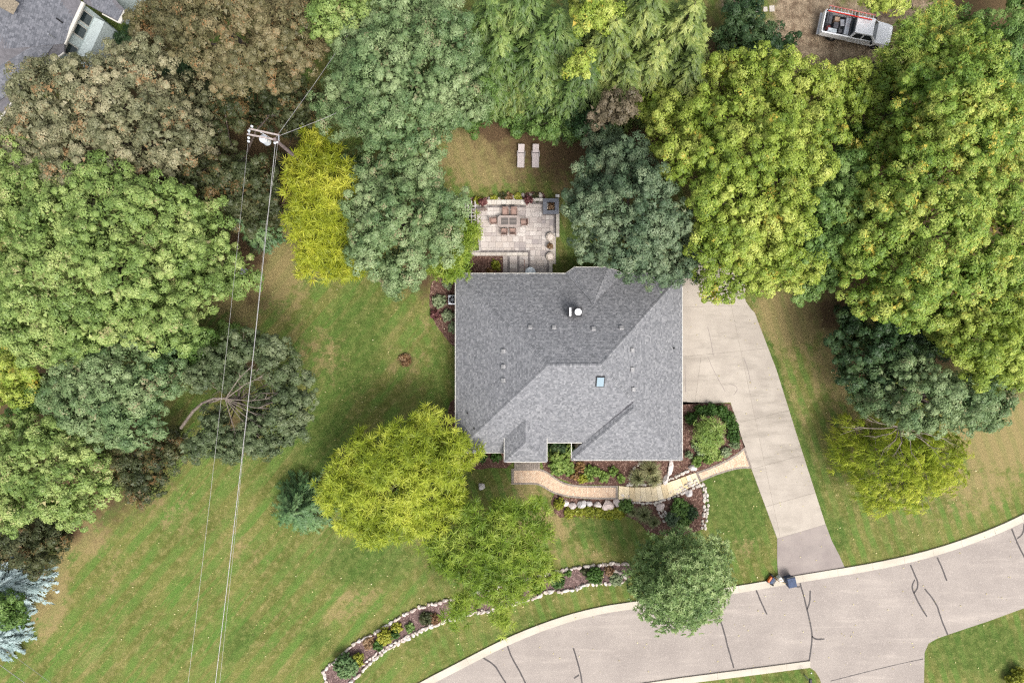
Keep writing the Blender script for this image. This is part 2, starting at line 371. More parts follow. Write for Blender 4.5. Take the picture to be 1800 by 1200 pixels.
def kerb(name, line, w, mat, seg=3.0):
    top = empty(name); tag(top, kind='structure')
    line = resample(line, .5); n = int(seg / .5); i = 0
    while i < len(line) - 1:
        part = line[i:i + n + 1]
        if len(part) < 2: break
        a, b = part, offset_line(part, w); m = MB()
        # trim 8 mm joint
        poly = a + b[::-1]
        e = np.array(a[1]) - np.array(a[0]); e = e / np.linalg.norm(e) * .012
        poly[0] = tuple(np.array(poly[0]) + e); poly[-1] = tuple(np.array(poly[-1]) + e)
        g = offset_line(part, w * .36); lip = [poly[0]] + a[1:] + g[::-1]; lip[-1] = tuple(np.array(g[0]) + e)
        m.prism(lip, -.15, .14); pan = [tuple(np.array(g[0]) + e)] + g[1:] + b[::-1][:-1] + [poly[-1]]
        m.prism(pan, -.15, .045)
        o = m.build('kerb_segment', mat, top)
        i += n
    return top
kerb('kerb', kl, .66, M_kerb)
klow = W2([(1423,1160),(1340,1171),(1200,1189),(1100,1204),(960,1235)])
kerb('lower_kerb', klow[::-1], .62, M_kerb)
apron = sheet('driveway_apron', W2([(1366,946),(1451,921),(1462,950),(1475,975),(1486,1000),(1368,1020),(1366,985)]), .03, M_apron); tag(apron, kind='structure')
def split_poly(poly, lines, gap=.012):
    bm = bmesh.new(); vs = [bm.verts.new((*p[:2], 0)) for p in poly]; f = bm.faces.new(vs)
    if f.normal.z < 0 or f.calc_area() and sum(poly[i][0]*poly[(i+1)%len(poly)][1]-poly[(i+1)%len(poly)][0]*poly[i][1] for i in range(len(poly))) < 0: f.normal_flip()
    for (a, b, lim) in lines:
        a, b = Vector((*a, 0)), Vector((*b, 0)); no = (b - a).cross(Vector((0, 0, 1)))
        faces = [f for f in bm.faces if lim is None or lim(f.calc_center_median())]
        geom = list({v for f in faces for v in f.verts}) + list({e for f in faces for e in f.edges}) + faces
        bmesh.ops.bisect_plane(bm, geom=geom, plane_co=a, plane_no=no, dist=1e-4)
    out = []
    for f in bm.faces:
        p = [(v.co.x, v.co.y) for v in f.verts]
        c = np.mean(p, 0); n = len(p); q = []
        ar = sum(p[i][0] * p[(i + 1) % n][1] - p[(i + 1) % n][0] * p[i][1] for i in range(n))
        if ar < 0: p = p[::-1]
        for i in range(n):
            a, b, d = np.array(p[i - 1]), np.array(p[i]), np.array(p[(i + 1) % n])
            e1 = (b - a) / max(1e-9, np.linalg.norm(b - a)); e2 = (d - b) / max(1e-9, np.linalg.norm(d - b))
            nn = np.array((-e1[1], e1[0])) + np.array((-e2[1], e2[0])); l = np.linalg.norm(nn)
            q.append(tuple(b + (nn / l * gap if l > .2 else 0)))
        out.append(q)
    bm.free(); return out
drv_px = [(1196,440),(1240,440),(1275,470),(1318,497),(1311,506),(1308,518),(1311,530),(1320,543),(1327,550),(1332,564),(1365,650),(1400,762),(1451,921),(1366,946),(1310,795),(1284,707),(1196,711)]
drv = W2(drv_px)
drive = sheet('driveway', drv, .018, simple('joint_filler', (.27, .235, .195), .95)); tag(drive, kind='structure')
L = lambda a, b, lim=None: (P(*a)[:2], P(*b)[:2], lim)
pcx = lambda c: c.x / .05 + 900
pcy = lambda c: 600 - c.y / .05
dl = [L((1290,560),(1366,920)), L((1196,627),(1350,612)), L((1284,707),(1196,711), lambda c: pcy(c) < 740), L((1300,742),(1382,722), lambda c: pcy(c) > 660), L((1320,824),(1408,800), lambda c: pcy(c) > 720),
      L((1345,890),(1430,866), lambda c: pcy(c) > 800), L((1232,627),(1222,705), lambda c: 627 < pcy(c) < 708), L((1196,540),(1330,536), lambda c: pcy(c) < 620)]
for q in split_poly(drv, dl, .014):
    MB().prism(q, 0, .03).build('concrete_slab', M_conc, drive)
m = MB()
for s in ([(1244,627),(1256,655),(1275,688)],[(1244,575),(1250,600),(1254,625)],[(1204,640),(1205,690)],[(1307,628),(1315,650),(1320,675)],[(1282,675),(1292,677),(1297,684),(1290,694)]):
    ribbon(m, smooth_line(W2(s), 2), .035, .046, .01)
m.build('hairline_crack', M_apron, drive)
# ---------------------------------------------------------------- planting beds
def bed(name, px, mat=None, z=.03, it=1, amp=.04):
    o = sheet(name, rough(W2(px), .3, amp, it), z, mat or M_mulch, thick=.1); tag(o, kind='structure'); return o
bed('mulch_bed', [(1190,706),(1284,709),(1310,786),(1282,806),(1250,820),(1224,832),(1205,842),(1180,852),(1160,858),(1085,853),(1010,851),(975,838),(955,824),(950,800),(870,790),(870,700)], it=0)
bed('side_bed', [(850,470),(800,488),(765,486),(756,505),(754,540),(762,565),(780,590),(800,612),(850,620)])
bed('side_bed', [(830,690),(793,700),(786,730),(790,760),(830,780)])
bed('side_bed', [(905,780),(790,780),(800,820),(835,826),(860,822),(900,822)])
bed('rock_garden_bed', [(1085,877),(1040,877),(1000,874),(975,868),(968,880),(975,900),(985,910),(1010,907),(1050,909),(1095,905),(1120,915),(1140,935),(1180,945),(1236,930),(1242,895),(1238,870),(1228,847),(1190,862),(1150,872)], it=0, amp=.05)
bed('island_bed', [(569,1178),(594,1159),(622,1130),(666,1109),(700,1086),(728,1069),(772,1058),(815,1046),(860,1032),(920,1018),(977,1004),(1011,997),(1064,990),(1105,991),(1115,1005),(1098,1022),(1070,1025),(1036,1025),(996,1039),(961,1039),(933,1052),(902,1061),(877,1069),(831,1077),(778,1092),(734,1111),(700,1130),(675,1143),(650,1165),(627,1189),(615,1215),(575,1215)], M_mulch2, it=0)
bed('patio_bed', [(826,449),(884,449),(886,484),(826,484)], it=0, amp=.0, z=.07)
bed('patio_bed', [(815,352),(835,345),(870,347),(915,344),(930,337),(955,337),(960,347),(955,352),(905,356),(850,356),(845,362),(815,362)])
# ---------------------------------------------------------------- front walk
def ladder_pts(A, B, step):
    """resample two edge lines to the same number of rungs"""
    A, B = smooth_line(W2(A), 2), smooth_line(W2(B), 2)
    n = max(2, int(sum(math.dist(A[i], A[i + 1]) for i in range(len(A) - 1)) / step))
    def rs(L):
        d = np.cumsum([0] + [math.dist(L[i], L[i + 1]) for i in range(len(L) - 1)]); s = np.linspace(0, d[-1], n + 1)
        return np.stack([np.interp(s, d, [p[0] for p in L]), np.interp(s, d, [p[1] for p in L])], 1)
    return rs(A), rs(B)
M_brick = pieces('tan_brick', ['CDB095', 'D5BBA0', 'C2A48A', 'D8C2AA'], stain=.12)
M_border = pieces('grey_border_brick', ['8F8478', '9C9086', '80766E', 'A2978B'], stain=.2)
M_lime = pieces('limestone', ['DBC8A4', 'E3D2B0', 'CFB992', 'E4D6BA'], stain=.08, fine=9)
def brick_walk(name, A, B, endcaps=(True, True)):
    a, b = ladder_pts(A, B, .105); base = MB()
    base.prism([tuple(p) for p in a] + [tuple(p) for p in b[::-1]], -.05, .03)
    top = base.build(name, M_joint); tag(top, kind='structure')
    fld, brd = MB(), MB(); n = len(a) - 1; zt = .058
    for i in range(n):
        wd = np.linalg.norm(b[i] - a[i]); bw = .17 / wd
        def cell(m, t0, t1, i0, i1, g=.006):
            q = []
            for ii, tt in ((i0, t0), (i1, t0), (i1, t1), (i0, t1)): q.append(a[ii] + (b[ii] - a[ii]) * tt)
            c = np.mean(q, 0); q = [tuple(c + (p - c) * .93) for p in q]
            zz = zt + random.uniform(-.003, .003); m.prism(q, .02, zz, random.random())
        cap = (endcaps[0] and i < 2) or (endcaps[1] and i >= n - 2)
        if cap:
            k = max(3, int(wd / .12))
            for j in range(k): cell(brd, j / k, (j + 1) / k, i, i + 1)
            continue
        cell(brd, 0, bw, i, i + 1); cell(brd, 1 - bw, 1, i, i + 1)
        k = max(2, int((wd - .34) / .21)); off = (i % 2) * .5
        ts = [0] + [(j + off) / k for j in range(1 if off == 0 else 0, k + 1) if 0 < (j + off) / k < 1] + [1]
        for j in range(len(ts) - 1): cell(fld, bw + (1 - 2 * bw) * ts[j], bw + (1 - 2 * bw) * ts[j + 1], i, i + 1)
    tag(fld.build('brick_field', M_brick, top), kind='stuff'); tag(brd.build('border_bricks', M_border, top), kind='stuff')
    return top
brick_walk('front_walk', [(899,823),(925,823),(950,823),(962,828),(975,838),(990,847),(1010,852),(1040,853),(1086,853)], [(899,851),(925,851),(945,851),(958,858),(972,867),(1000,874),(1040,877),(1086,877)])
brick_walk('side_walk', [(1222,830),(1250,820),(1280,806),(1295,797),(1309,785)], [(1230,847),(1260,834),(1290,825),(1305,823),(1322,823)])
m = MB(); 
for j in range(12):
    for k in range(4):
        x0 = 904 + j * 3.75; m.prism(W2([(x0 + .1, 808 + k * 4 + .1), (x0 + 3.6, 808 + k * 4 + .1), (x0 + 3.6, 811.9 + k * 4), (x0 + .1, 811.9 + k * 4)]), 0, .09, random.random())
o = m.build('porch_landing', M_border); tag(o, kind='structure')
steps = empty('garden_steps', P(1155, 860)); tag(steps, 'run of cream limestone slab steps curving between the two brick walks', 'steps')
a, b = ladder_pts([(1087,853),(1110,855),(1135,855),(1160,851),(1185,843),(1210,834),(1222,830)], [(1087,877),(1110,880),(1135,881),(1162,878),(1190,868),(1215,855),(1230,848)], .46)
o0 = np.array(P(1155, 860)[:2])
for i in range(len(a) - 1):
    q = [a[i], a[i + 1], b[i + 1], b[i]]; c = np.mean(q, 0); q = [tuple(c + (p - c) * .965 + np.array((random.uniform(-.015, .015), random.uniform(-.015, .015))) - o0) for p in q]
    h = .1 + .35 * math.sin(math.pi * min(1, (i + 1) / 13)) * .35
    MB().prism(q, 0, h, random.random()).build('step_slab', M_lime, steps, bevel=.015)
# ---------------------------------------------------------------- roofs
M_sh = pieces('roof_shingle', ['636467', '727376', '7F7F82', '696A6D', '8B8B8D', '757679'], rough=.9, fine=16, stain=.05)
M_sh2 = pieces('blue_grey_shingle', ['54565C', '65676D', '74757B', '5D5F65'], rough=.9, fine=20, stain=.05)
M_under = simple('roof_felt', (.12, .115, .125), .9)
M_white = simple('white_trim', (.50, .48, .43), .5, var=.04)
M_wall = simple('beige_siding', (.42, .36, .28), .8, var=.05)
M_dark = simple('dark_metal', (.03, .03, .033), .45, .3)
M_steel = simple('galvanised_metal', (.45, .46, .48), .35, .7, var=.08)
M_glass = NT('window_glass').done((.02, .03, .035), .08, None, 0, .8)
def clip_poly(poly, inside):
    """poly 2D clipped to convex polygon 'inside' (ccw)"""
    out = poly
    n = len(inside)
    for i in range(n):
        a, b = inside[i], inside[(i + 1) % n]; ex, ey = b[0] - a[0], b[1] - a[1]
        src, out = out, []
        if not src: return []
        d = [ex * (p[1] - a[1]) - ey * (p[0] - a[0]) for p in src]
        for k in range(len(src)):
            p, q, dp, dq = src[k - 1], src[k], d[k - 1], d[k]
            if (dp >= 0) != (dq >= 0):
                t = dp / (dp - dq); out.append((p[0] + (q[0] - p[0]) * t, p[1] + (q[1] - p[1]) * t))
            if dq >= 0: out.append(q)
    return out
def roof_plane(parent, poly, mat=None, name='roof_plane', expo=.14, w=.155, course_rot=None):
    poly = [Vector(p) for p in poly]; c = sum(poly, Vector()) / len(poly)
    n = Vector((0, 0, 0))
    for i in range(1, len(poly) - 1): n += (poly[i] - poly[0]).cross(poly[i + 1] - poly[0])
    n.normalize()
    if n.z < 0: n = -n; poly = poly[::-1]
    u = Vector((0, 0, 1)).cross(n).normalized() if n.z < .9999 else Vector((1, 0, 0)); v = n.cross(u)      # v points up the slope
    p2 = [((p - c).dot(u), (p - c).dot(v)) for p in poly]
    deck = MB(); deck.add([tuple(p) for p in poly] + [tuple(p - Vector((0, 0, .14))) for p in poly], [tuple(range(len(poly)))] + [tuple(range(2 * len(poly) - 1, len(poly) - 1, -1))] + [(i, i + len(poly), (i + 1) % len(poly) + len(poly), (i + 1) % len(poly)) for i in range(len(poly))])
    d = deck.build(name, M_under, parent)
    m = MB(); y0 = min(p[1] for p in p2) - .02; y1 = max(p[1] for p in p2); x0 = min(p[0] for p in p2); x1 = max(p[0] for p in p2)
    r = 0; y = y0
    while y < y1:
        x = x0 - random.uniform(0, w)
        while x < x1:
            ww = random.choice((.6, .8, 1, 1, 1.3)) * w
            cell = clip_poly([(x, y), (x + ww, y), (x + ww, y + expo), (x, y + expo)], p2)
            if len(cell) >= 3:
                th = random.choice((.012, .012, .024)); vs = []
                for px, py in cell:
                    hgt = .006 + th * (1 - (py - y) / expo)
                    vs.append(c + u * px + v * py + n * hgt)
                k = len(vs); low = [c + u * px + v * py + n * .001 for px, py in cell]
                a = random.random(); m.add(vs + low, [tuple(range(k))] + [(i, (i + k), (i + 1) % k + k, (i + 1) % k) for i in range(k)], a)
            x += ww
        y += expo
    o = m.build('shingles', mat or M_sh, d); tag(o, kind='stuff'); return d
def ridge_caps(parent, a, b, mat=None, w=.26):
    a, b = Vector(a), Vector(b); L_ = (b - a).length; d = (b - a) / L_; n = int(L_ / .16); m = MB()
    s = d.cross(Vector((0, 0, 1))).normalized()
    for i in range(n):
        p = a + d * (L_ * i / n); q = a + d * (L_ * (i + 1.3) / n); z0, z1 = .055, .03
        up = Vector((0, 0, 1)); dr = .55 * w / 2
        vs = [p - s * w / 2 + up * (z0 - dr), p + up * z0, p + s * w / 2 + up * (z0 - dr), q - s * w / 2 + up * (z1 - dr), q + up * z1, q + s * w / 2 + up * (z1 - dr)]
        vs += [v - up * .03 for v in (vs[0], vs[1], vs[2])]
        m.add(vs, [(0, 3, 4, 1), (1, 4, 5, 2), (0, 1, 7, 6), (1, 2, 8, 7)], random.random())
    tag(m.build('ridge_caps', mat or M_sh, parent), kind='stuff')
def gutter(parent, pts, name='gutter', w=.06, h=.11, mat=None, ties=True):
    for i in range(len(pts) - 1):
        m = MB(); m.beam(pts[i], pts[i + 1], w, h)
        L_ = math.dist(pts[i], pts[i + 1]); n = int(L_ / .95)
        m.build(name, mat or M_white, parent)
# plan of the main house (metres), taken from the eaves at 3 m
k3 = .05 * 57 / 60
X0, X1 = -4.70, 14.2; YN, YS = 5.65, -9.26; PT = .667; ZE = 3.0; hr = (YN - YS) / 2
YR = (YN + YS) / 2; ZRG = ZE + hr * PT
house = empty('house', (5, -2, 0)); tag(house, 'single storey house under a large grey shingled hip roof beside the concrete driveway', 'house')
H0 = Vector((5, -2, 0))
class Off:   # parts are written in world metres and stored relative to the house
    pass
def hv(p): return tuple(Vector(p) - H0)
def hmain(y): return ZE + (y - YS) * PT
RW, RE = X0 + hr, X1 - hr
zc = 3.62; yc = YS + (zc - ZE) / PT          # the short eave between porch and garage wing
pts = {}
GX0, GY = 4.99, -9.88; half = (X1 - GX0) / 2; GZ = ZE + half * PT; GT = (GX0 + half, GY + half)
# west, north, east planes
def rp(poly, **k): return roof_plane(house, [hv(p) for p in poly], **k)
rp([(X0, YN, ZE), (X0, YS, ZE), (RW, YR, ZRG)])
rp([(X0, YN, ZE), (RW, YR, ZRG), (RE, YR, ZRG), (X1, YN, ZE)])
rp([(X1, YN, ZE), (RE, YR, ZRG), (GT[0] , YS + (GZ - ZE) / PT, GZ), (X1, YS + (GZ - ZE) / PT, ZE)])
rp([(X1, YS + (GZ - ZE) / PT, ZE), (GT[0], YS + (GZ - ZE) / PT, GZ), (GT[0], GT[1], GZ), (X1, GY, ZE)])
# main south plane in convex pieces
PX0, PX1 = P(887, 795, 3.9)[0], P(961, 795, 3.9)[0]
hx = PX0 + .6 - X0
rp([(X0, YS, ZE), (PX0 + .6, YS, ZE), (PX0 + .6, YS + hx, ZE + hx * PT)])
rp([(PX0 + .6, yc, zc), (GX0 + .93, yc, zc), (GT[0], YS + (GZ - ZE) / PT, GZ), (RE, YR, ZRG), (RW, YR, ZRG), (PX0 + .6, YS + hx, ZE + hx * PT)])
# garage wing
rp([(GX0, GY, ZE), (X1, GY, ZE), (GT[0], GT[1], GZ)])
ym = GY + half
rp([(GX0, GY, ZE), (GT[0], GT[1], GZ), (GT[0], YS + (GZ - ZE) / PT, GZ), (GX0 + (zc - ZE) / PT, yc, zc), (GX0, YS + .05, ZE)])
# porch roof: eave 3.9
pz = 3.9; pw = (PX1 - PX0) / 2; pcx_ = (PX0 + PX1) / 2; PY = P(925, 811, pz)[1]; prz = pz + pw * PT; yback = YS + (pz - ZE) / PT; yrid = YS + (prz - ZE) / PT
rp([(PX0, PY, pz), (PX1, PY, pz), (pcx_, PY + pw, prz)])
rp([(PX0, PY, pz), (pcx_, PY + pw, prz), (pcx_, yrid, prz), (PX0, yback, pz)])
rp([(PX1, PY, pz), (PX1, yback, pz), (pcx_, yrid, prz), (pcx_, PY + pw, prz)])
# north bay
A = P(994, 481, 3.02); B = P(1010, 470, 3.3); C = P(1069, 470, 3.3); D = P(1096, 481, 3.02)
A = (A[0], YN + .03, 3.02); D = (D[0], YN + .03, 3.02)
A2 = P(1003, 502, 3.5); D2 = P(1092, 500, 3.5)
def zmain_n(p): return (p[0], p[1], ZE + (YN - p[1]) * PT + .04)
A2 = zmain_n(A2); D2 = zmain_n(D2); T = zmain_n(P(1043, 533, 4.8)); T = (T[0], T[1], T[2] + .12)
rp([B, C, T]); rp([A, B, T]) ; rp([C, D, T])
for s, e in (((X0, YN, ZE), (RW, YR, ZRG)), ((X0, YS, ZE), (RW, YR, ZRG)), ((RW, YR, ZRG), (RE, YR, ZRG)), ((X1, YN, ZE), (RE, YR, ZRG)), ((RE, YR, ZRG), (GT[0], YS + (GZ - ZE) / PT, GZ)),
             ((GX0, GY, ZE), (*GT, GZ)), ((X1, GY, ZE), (*GT, GZ)), ((PX0, PY, pz), (pcx_, PY + pw, prz)), ((PX1, PY, pz), (pcx_, PY + pw, prz)), ((pcx_, PY + pw, prz), (pcx_, yrid, prz)), (B, T), (C, T)):
    ridge_caps(house, hv(s), hv(e))
g = .03; gz = ZE - .05
gutter(house, [hv(p) for p in [(X0 - g, YN, gz), (X0 - g, YS, gz)]]); gutter(house, [hv(p) for p in [(X0, YS - g, gz), (PX0, YS - g, gz)]])
gutter(house, [hv(p) for p in [(X1 + g, YN, gz), (X1 + g, GY, gz)]]); gutter(house, [hv(p) for p in [(GX0, GY - g, gz), (X1, GY - g, gz)]]); gutter(house, [hv(p) for p in [(GX0 - g, GY, gz), (GX0 - g, yc, gz)]])
gutter(house, [hv(p) for p in [(PX1, yc - g, zc - .03), (GX0 + .8, yc - g, zc - .03)]])
gutter(house, [hv(p) for p in [(PX0 - g, yback, pz - .05), (PX0 - g, PY, pz - .05)]]); gutter(house, [hv(p) for p in [(PX0, PY - g, pz - .05), (PX1, PY - g, pz - .05)]]); gutter(house, [hv(p) for p in [(PX1 + g, PY, pz - .05), (PX1 + g, yback, pz - .05)]])
gutter(house, [hv(p) for p in [(X0, YN + g, gz), (A[0], YN + g, gz), (B[0], B[1] + g, B[2] - .05), (C[0], C[1] + g, C[2] - .05), (D[0], YN + g, gz), (X1, YN + g, gz)]])
# gutter brackets, one white clip each
for x in np.arange(X0 + .4, A[0], .95): MB().box(hv((x, YN - .02, ZE + .03)), (.05, .16, .03)).build('gutter_bracket', M_white, house)
for y in np.arange(GY + .4, YN, 1.0):
    MB().box(hv((X1 - .02, y, ZE + .03)), (.16, .05, .03)).build('gutter_bracket', M_white, house)
for x in np.arange(GX0 + .4, X1, .95): MB().box(hv((x, GY + .02, ZE + .03)), (.05, .16, .03)).build('gutter_bracket', M_white, house)
# walls
i_ = .5
wl = MB(); wl.prism([(X0 + i_ - 5, YN - i_ + 2), (X0 + i_ - 5, YS + i_ + 2), (PX0 + .1 - 5, YS + i_ + 2), (PX0 + .1 - 5, yc + .9 + 2), (GX0 + i_ - 5, yc + .9 + 2), (GX0 + i_ - 5, GY + i_ + 2), (X1 - i_ - 5, GY + i_ + 2), (X1 - i_ - 5, YN - i_ + 2)], 0, 2.85)
wl.build('wall', M_wall, house)
wl = MB(); wl.prism([hv((A[0] + .3, YN - .6, 0))[:2], hv((B[0] + .2, YN + .15, 0))[:2], hv((C[0] - .2, YN + .15, 0))[:2], hv((D[0] - .3, YN - .6, 0))[:2]][::-1], 0, 2.85); wl.build('bay_wall', M_wall, house)
for x in (PX0 + .35, PX1 - .35): MB().lathe(hv((x, PY + .35, 0)), [(.16, 0), (.16, .2), (.12, .22), (.11, 3.5), (.15, 3.55), (.15, 3.82)], 14).build('porch_column', M_white, house)
for y in (-5.9, -.9, 3.2) : 
    d = MB(); d.box(hv((X1 - i_ + .02, y, 1.1)), (.07, 2.7, 2.2)); d = d.build('garage_door', M_white, house)
    for j in range(4): MB().box(hv((X1 - i_ + .065, y, .3 + j * .54)), (.03, 2.6, .5)).build('door_panel', M_white, d)
def win(x, y, w, face):
    dx, dy = ((0, 1) if face in 'NS' else (1, 0)); sgn = 1 if face in 'NE' else -1
    sz = (w, .08, 1.3) if face in 'NS' else (.08, w, 1.3)
    f = MB().box(hv((x, y, 1.6)), sz).build('window', M_white, house)
    sz2 = (w - .16, .1, 1.14) if face in 'NS' else (.1, w - .16, 1.14)
    MB().box(hv((x + dx * sgn * .012, y + dy * sgn * .012, 1.6)), sz2).build('pane', M_glass, f)
for x in (-3, -.9): win(x, YS + i_, 1.2, 'S')
for x in (6.6, 9.4, 12.2): win(x, GY + i_, 1.4, 'S')
for y in (-6, -2.5, 1.2): win(X0 + i_, y, 1.2, 'W')
for x in (-2.2, 3.2): win(x, YN - i_, 1.6, 'N')
MB().box(hv((pcx_, yc + .88, 1.05)), (1.0, .1, 2.1)).build('front_door', M_dark, house)
# roof vents, chimney, skylight
def on_roof(px, py, plane, dz=0):
    z = 5.0
    for _ in range(20):
        x, y, _z = P(px, py, z)
        z = {'N': ZE + (YN - y) * PT, 'S': ZE + (y - YS) * PT, 'W': ZE + (x - X0) * PT, 'E': ZE + (X1 - x) * PT, 'G': ZE + (y - GY) * PT}[plane]
    return (x, y, z + dz)
M_vent = simple('weathered_vent', (.27, .265, .265), .7)
vm = MB(); vm.box((0, 0, .06), (.30, .30, .12), taper=.9); vm.box((0, 0, .15), (.34, .34, .05), taper=.85); VME = vm.mesh('roof_vent', M_vent)
tilt = math.atan(PT); ROT = {'N': (-tilt, 0, 0), 'S': (tilt, 0, 0), 'W': (0, -tilt, 0), 'E': (0, tilt, 0)}
for px, py, pl in ((932,576,'N'),(974,576,'N'),(1043,579,'N'),(1092,577,'N'),(886,617,'W'),(886,644,'W'),(886,668,'W'),(1110,615,'E'),(1110,649,'E'),(1112,684,'E')):
    link('roof_vent', VME, house, hv(on_roof(px, py, pl)), ROT[pl])
for px, py, pl in ((1184,612,'E'),(834,753,'W'),(822,726,'W')):
    x, y, z = on_roof(px, py, pl); MB().lathe(hv((x, y, z - .1)), [(.09, 0), (.09, .12), (.05, .14), (.05, .42), (.035, .42), (.035, .3)], 12).build('vent_pipe', M_dark, house)
cx_, cy_, cz_ = on_roof(1009, 549, 'N')
ch = MB().box(hv((cx_, cy_, cz_ + .2)), (1.05, .72, 1.1)).build('chimney', simple('chimney_flashing', (.10, .09, .095), .5, .4), house)
MB().box(hv((cx_, cy_, cz_ + .77)), (1.15, .82, .05)).build('chimney_cap', M_dark, ch)
MB().lathe(hv((cx_ + .22, cy_, cz_ + .79)), [(.15, 0), (.15, .25), (.26, .3), (.28, .34), (.25, .4), (.06, .45)], 24).build('flue_cowl', simple('white_metal', (.8, .8, .8), .3, .1, .03), ch)
MB().box(hv((cx_ - .38, cy_ + .02, cz_ + .92)), (.16, .74, .26), taper=.85).build('flue_cover', simple('white_metal_b', (.8, .8, .79), .3, .1, .03), ch)
MB().beam(hv((cx_ - .05, cy_ - .1, cz_ + .5)), hv((cx_ - .05, cy_ - .85, cz_ + .35)), .05, .05).build('stay_rod', M_dark, ch)
sx, sy, sz = on_roof(1055, 670, 'S', .06)
sk = MB().box((0, 0, 0), (.66, .98, .16)).build('skylight', M_dark, house, hv((sx, sy, sz))); sk.rotation_euler = ROT['S']
M_sky = NT('skylight_glass').done((.19, .26, .30), .08, None, .0, 1.0)
MB().box((0, 0, .085), (.54, .86, .02)).build('pane', M_sky, sk)
# ---------------------------------------------------------------- neighbour's house
nb = empty('neighbour_house', (-42, 29, 0)); tag(nb, 'neighbouring blue grey roofed house with pale siding in the corner behind the brown maples', 'house')
H0n = Vector((-42, 29, 0))
def nv(p): return tuple(Vector(p) - H0n)
E1 = P(147, 5, 5.2); E2 = P(113, 78, 5.2)          # gutter of the tall wall
def rn(poly): return roof_plane(nb, [nv(p) for p in poly], M_sh2, expo=.17, w=.2)
Rg1 = P(-60, -60, 7.5); Rg2 = P(-75, 95, 7.6)
rn([E1, E2, P(-60, 92, 7.3), P(-20, -100, 7.3)])
rn([E2, P(113, 92, 4.9), P(55, 135, 4.6), P(-30, 250, 4.2), P(-140, 250, 4.6), P(-60, 92, 7.3)])
rn([P(153, -60, 4.9), P(210, 8, 4.2), P(222, 20, 4.0), P(211, 40, 4.0), P(182, 24, 4.2), P(147, 5, 4.9), P(140, -40, 5.0)])
gutter(nb, [nv(E1), nv(E2)], w=.26, h=.16); gutter(nb, [nv(P(113, 93, 4.9)), nv(P(54, 136, 4.6)), nv(P(-32, 252, 4.2))], w=.12)
gutter(nb, [nv(P(221, 20, 4.1)), nv(P(210, 41, 4.1))], w=.26, h=.16); gutter(nb, [nv(P(210, 41, 4.0)), nv(P(180, 25, 4.1))], w=.1)
M_pale = simple('pale_blue_siding', (.42, .48, .48), .7, var=.04)
M_stone = simple('buff_stone', (.38, .32, .24), .9, var=.2, scale=9, bump=.02)
e1, e2 = Vector(E1), Vector(E2); d = (e2 - e1).normalized(); nrm = Vector((-d.y, d.x, 0)); nrm = nrm if nrm.x > 0 else -nrm
wa = e1 - nrm * .35; wb = e2 - nrm * .35 + d * .8
w_ = MB(); w_.prism([nv(wa)[:2], nv(wb)[:2], nv(wb - nrm * 9)[:2], nv(wa - nrm * 9)[:2]], 0, 4.9); w_.build('wall', M_pale, nb)
lg = math.hypot(*(wb - wa)[:2])
ang = math.atan2(d.y, d.x)
# lean-to in pale boards below the upper windows and its stone footing
q1 = wa + d * .3; q2 = wb + d * 1.2
b_ = MB(); b_.prism([nv(q1)[:2], nv(q2)[:2], nv(q2 + nrm * .9)[:2], nv(q1 + nrm * .9)[:2]], 0, 3.0); b_.build('wall', M_pale, nb)
b_ = MB(); b_.prism([nv(q1 + nrm * .9)[:2], nv(q2 + nrm * .9)[:2], nv(q2 + nrm * 1.35)[:2], nv(q1 + nrm * 1.35)[:2]], 0, .5); b_.build('stone_footing', M_stone, nb)
for t in (.85, 2.0, 3.75):
    c = wa + d * t + nrm * .03; f = MB().box(nv((c.x, c.y, 3.9)), (.95, .08, 1.3), rz=ang).build('window', M_white, nb)
    c = wa + d * t + nrm * .05; MB().box(nv((c.x, c.y, 3.9)), (.78, .09, 1.14), rz=ang).build('pane', M_glass, f)
w_ = MB(); w_.prism([nv(P(x, y, 0))[:2] for x, y in ((180, 20), (225, 44), (300, -60), (200, -60))], 0, 3.6); w_.build('wall', M_pale, nb)
for px, py, z in ((104, 36, 6.1), (90, 63, 6.0)):
    x, y, _ = P(px, py, z); MB().tube([nv((x, y, z - .4)), nv((x, y, z + .35))], .06, 8).build('vent_pipe', M_dark if px > 100 else M_steel, nb)
MB().box(nv(P(4, 1, 8.2)), (1.1, 1.0, 1.6), rz=-.5).build('chimney', M_stone, nb)
# ---------------------------------------------------------------- patio
M_pav = pieces('pale_paver', ['B3A9A2', 'C2B9B2', 'A89D97', 'CBC3BC', 'BBB0A7', '9F9694'], stain=.12, fine=12)
M_dpav = pieces('charcoal_paver', ['77706D', '857E7B', '6B6563', '8D8683'], stain=.15)
M_cop = pieces('pale_coping', ['C2B9AE', 'CDC5BA', 'B8AFA4', 'D4CDC3'], stain=.15)
M_fire = pieces('slate_cap', ['7A7D85', '868990', '70737B'], stain=.1)
pat = sheet('patio', W2([(834,357),(954,352),(983,352),(983,417),(977,417),(977,464),(971,464),(971,482),(826,482),(826,442),(842,440),(838,372)]), .05, simple('polymeric_sand', (.34, .31, .29), .95), thick=.2); tag(pat, kind='structure')
fieldp = W2([(836,365),(924,365),(924,359),(952,359),(952,378.5),(973,378.5),(973,410),(966,410),(966,479),(932,479),(932,440),(850,440),(846,425),(836,400)])
# random ashlar: rows of unequal height, stones of unequal length
def in_poly(p, poly):
    c = False; n = len(poly)
    for i in range(n):
        (x1, y1), (x2, y2) = poly[i], poly[i - 1]
        if (y1 > p[1]) != (y2 > p[1]) and p[0] < (x2 - x1) * (p[1] - y1) / (y2 - y1) + x1: c = not c
    return c
ys, ye = min(p[1] for p in fieldp), max(p[1] for p in fieldp); xs_, xe = min(p[0] for p in fieldp), max(p[0] for p in fieldp)
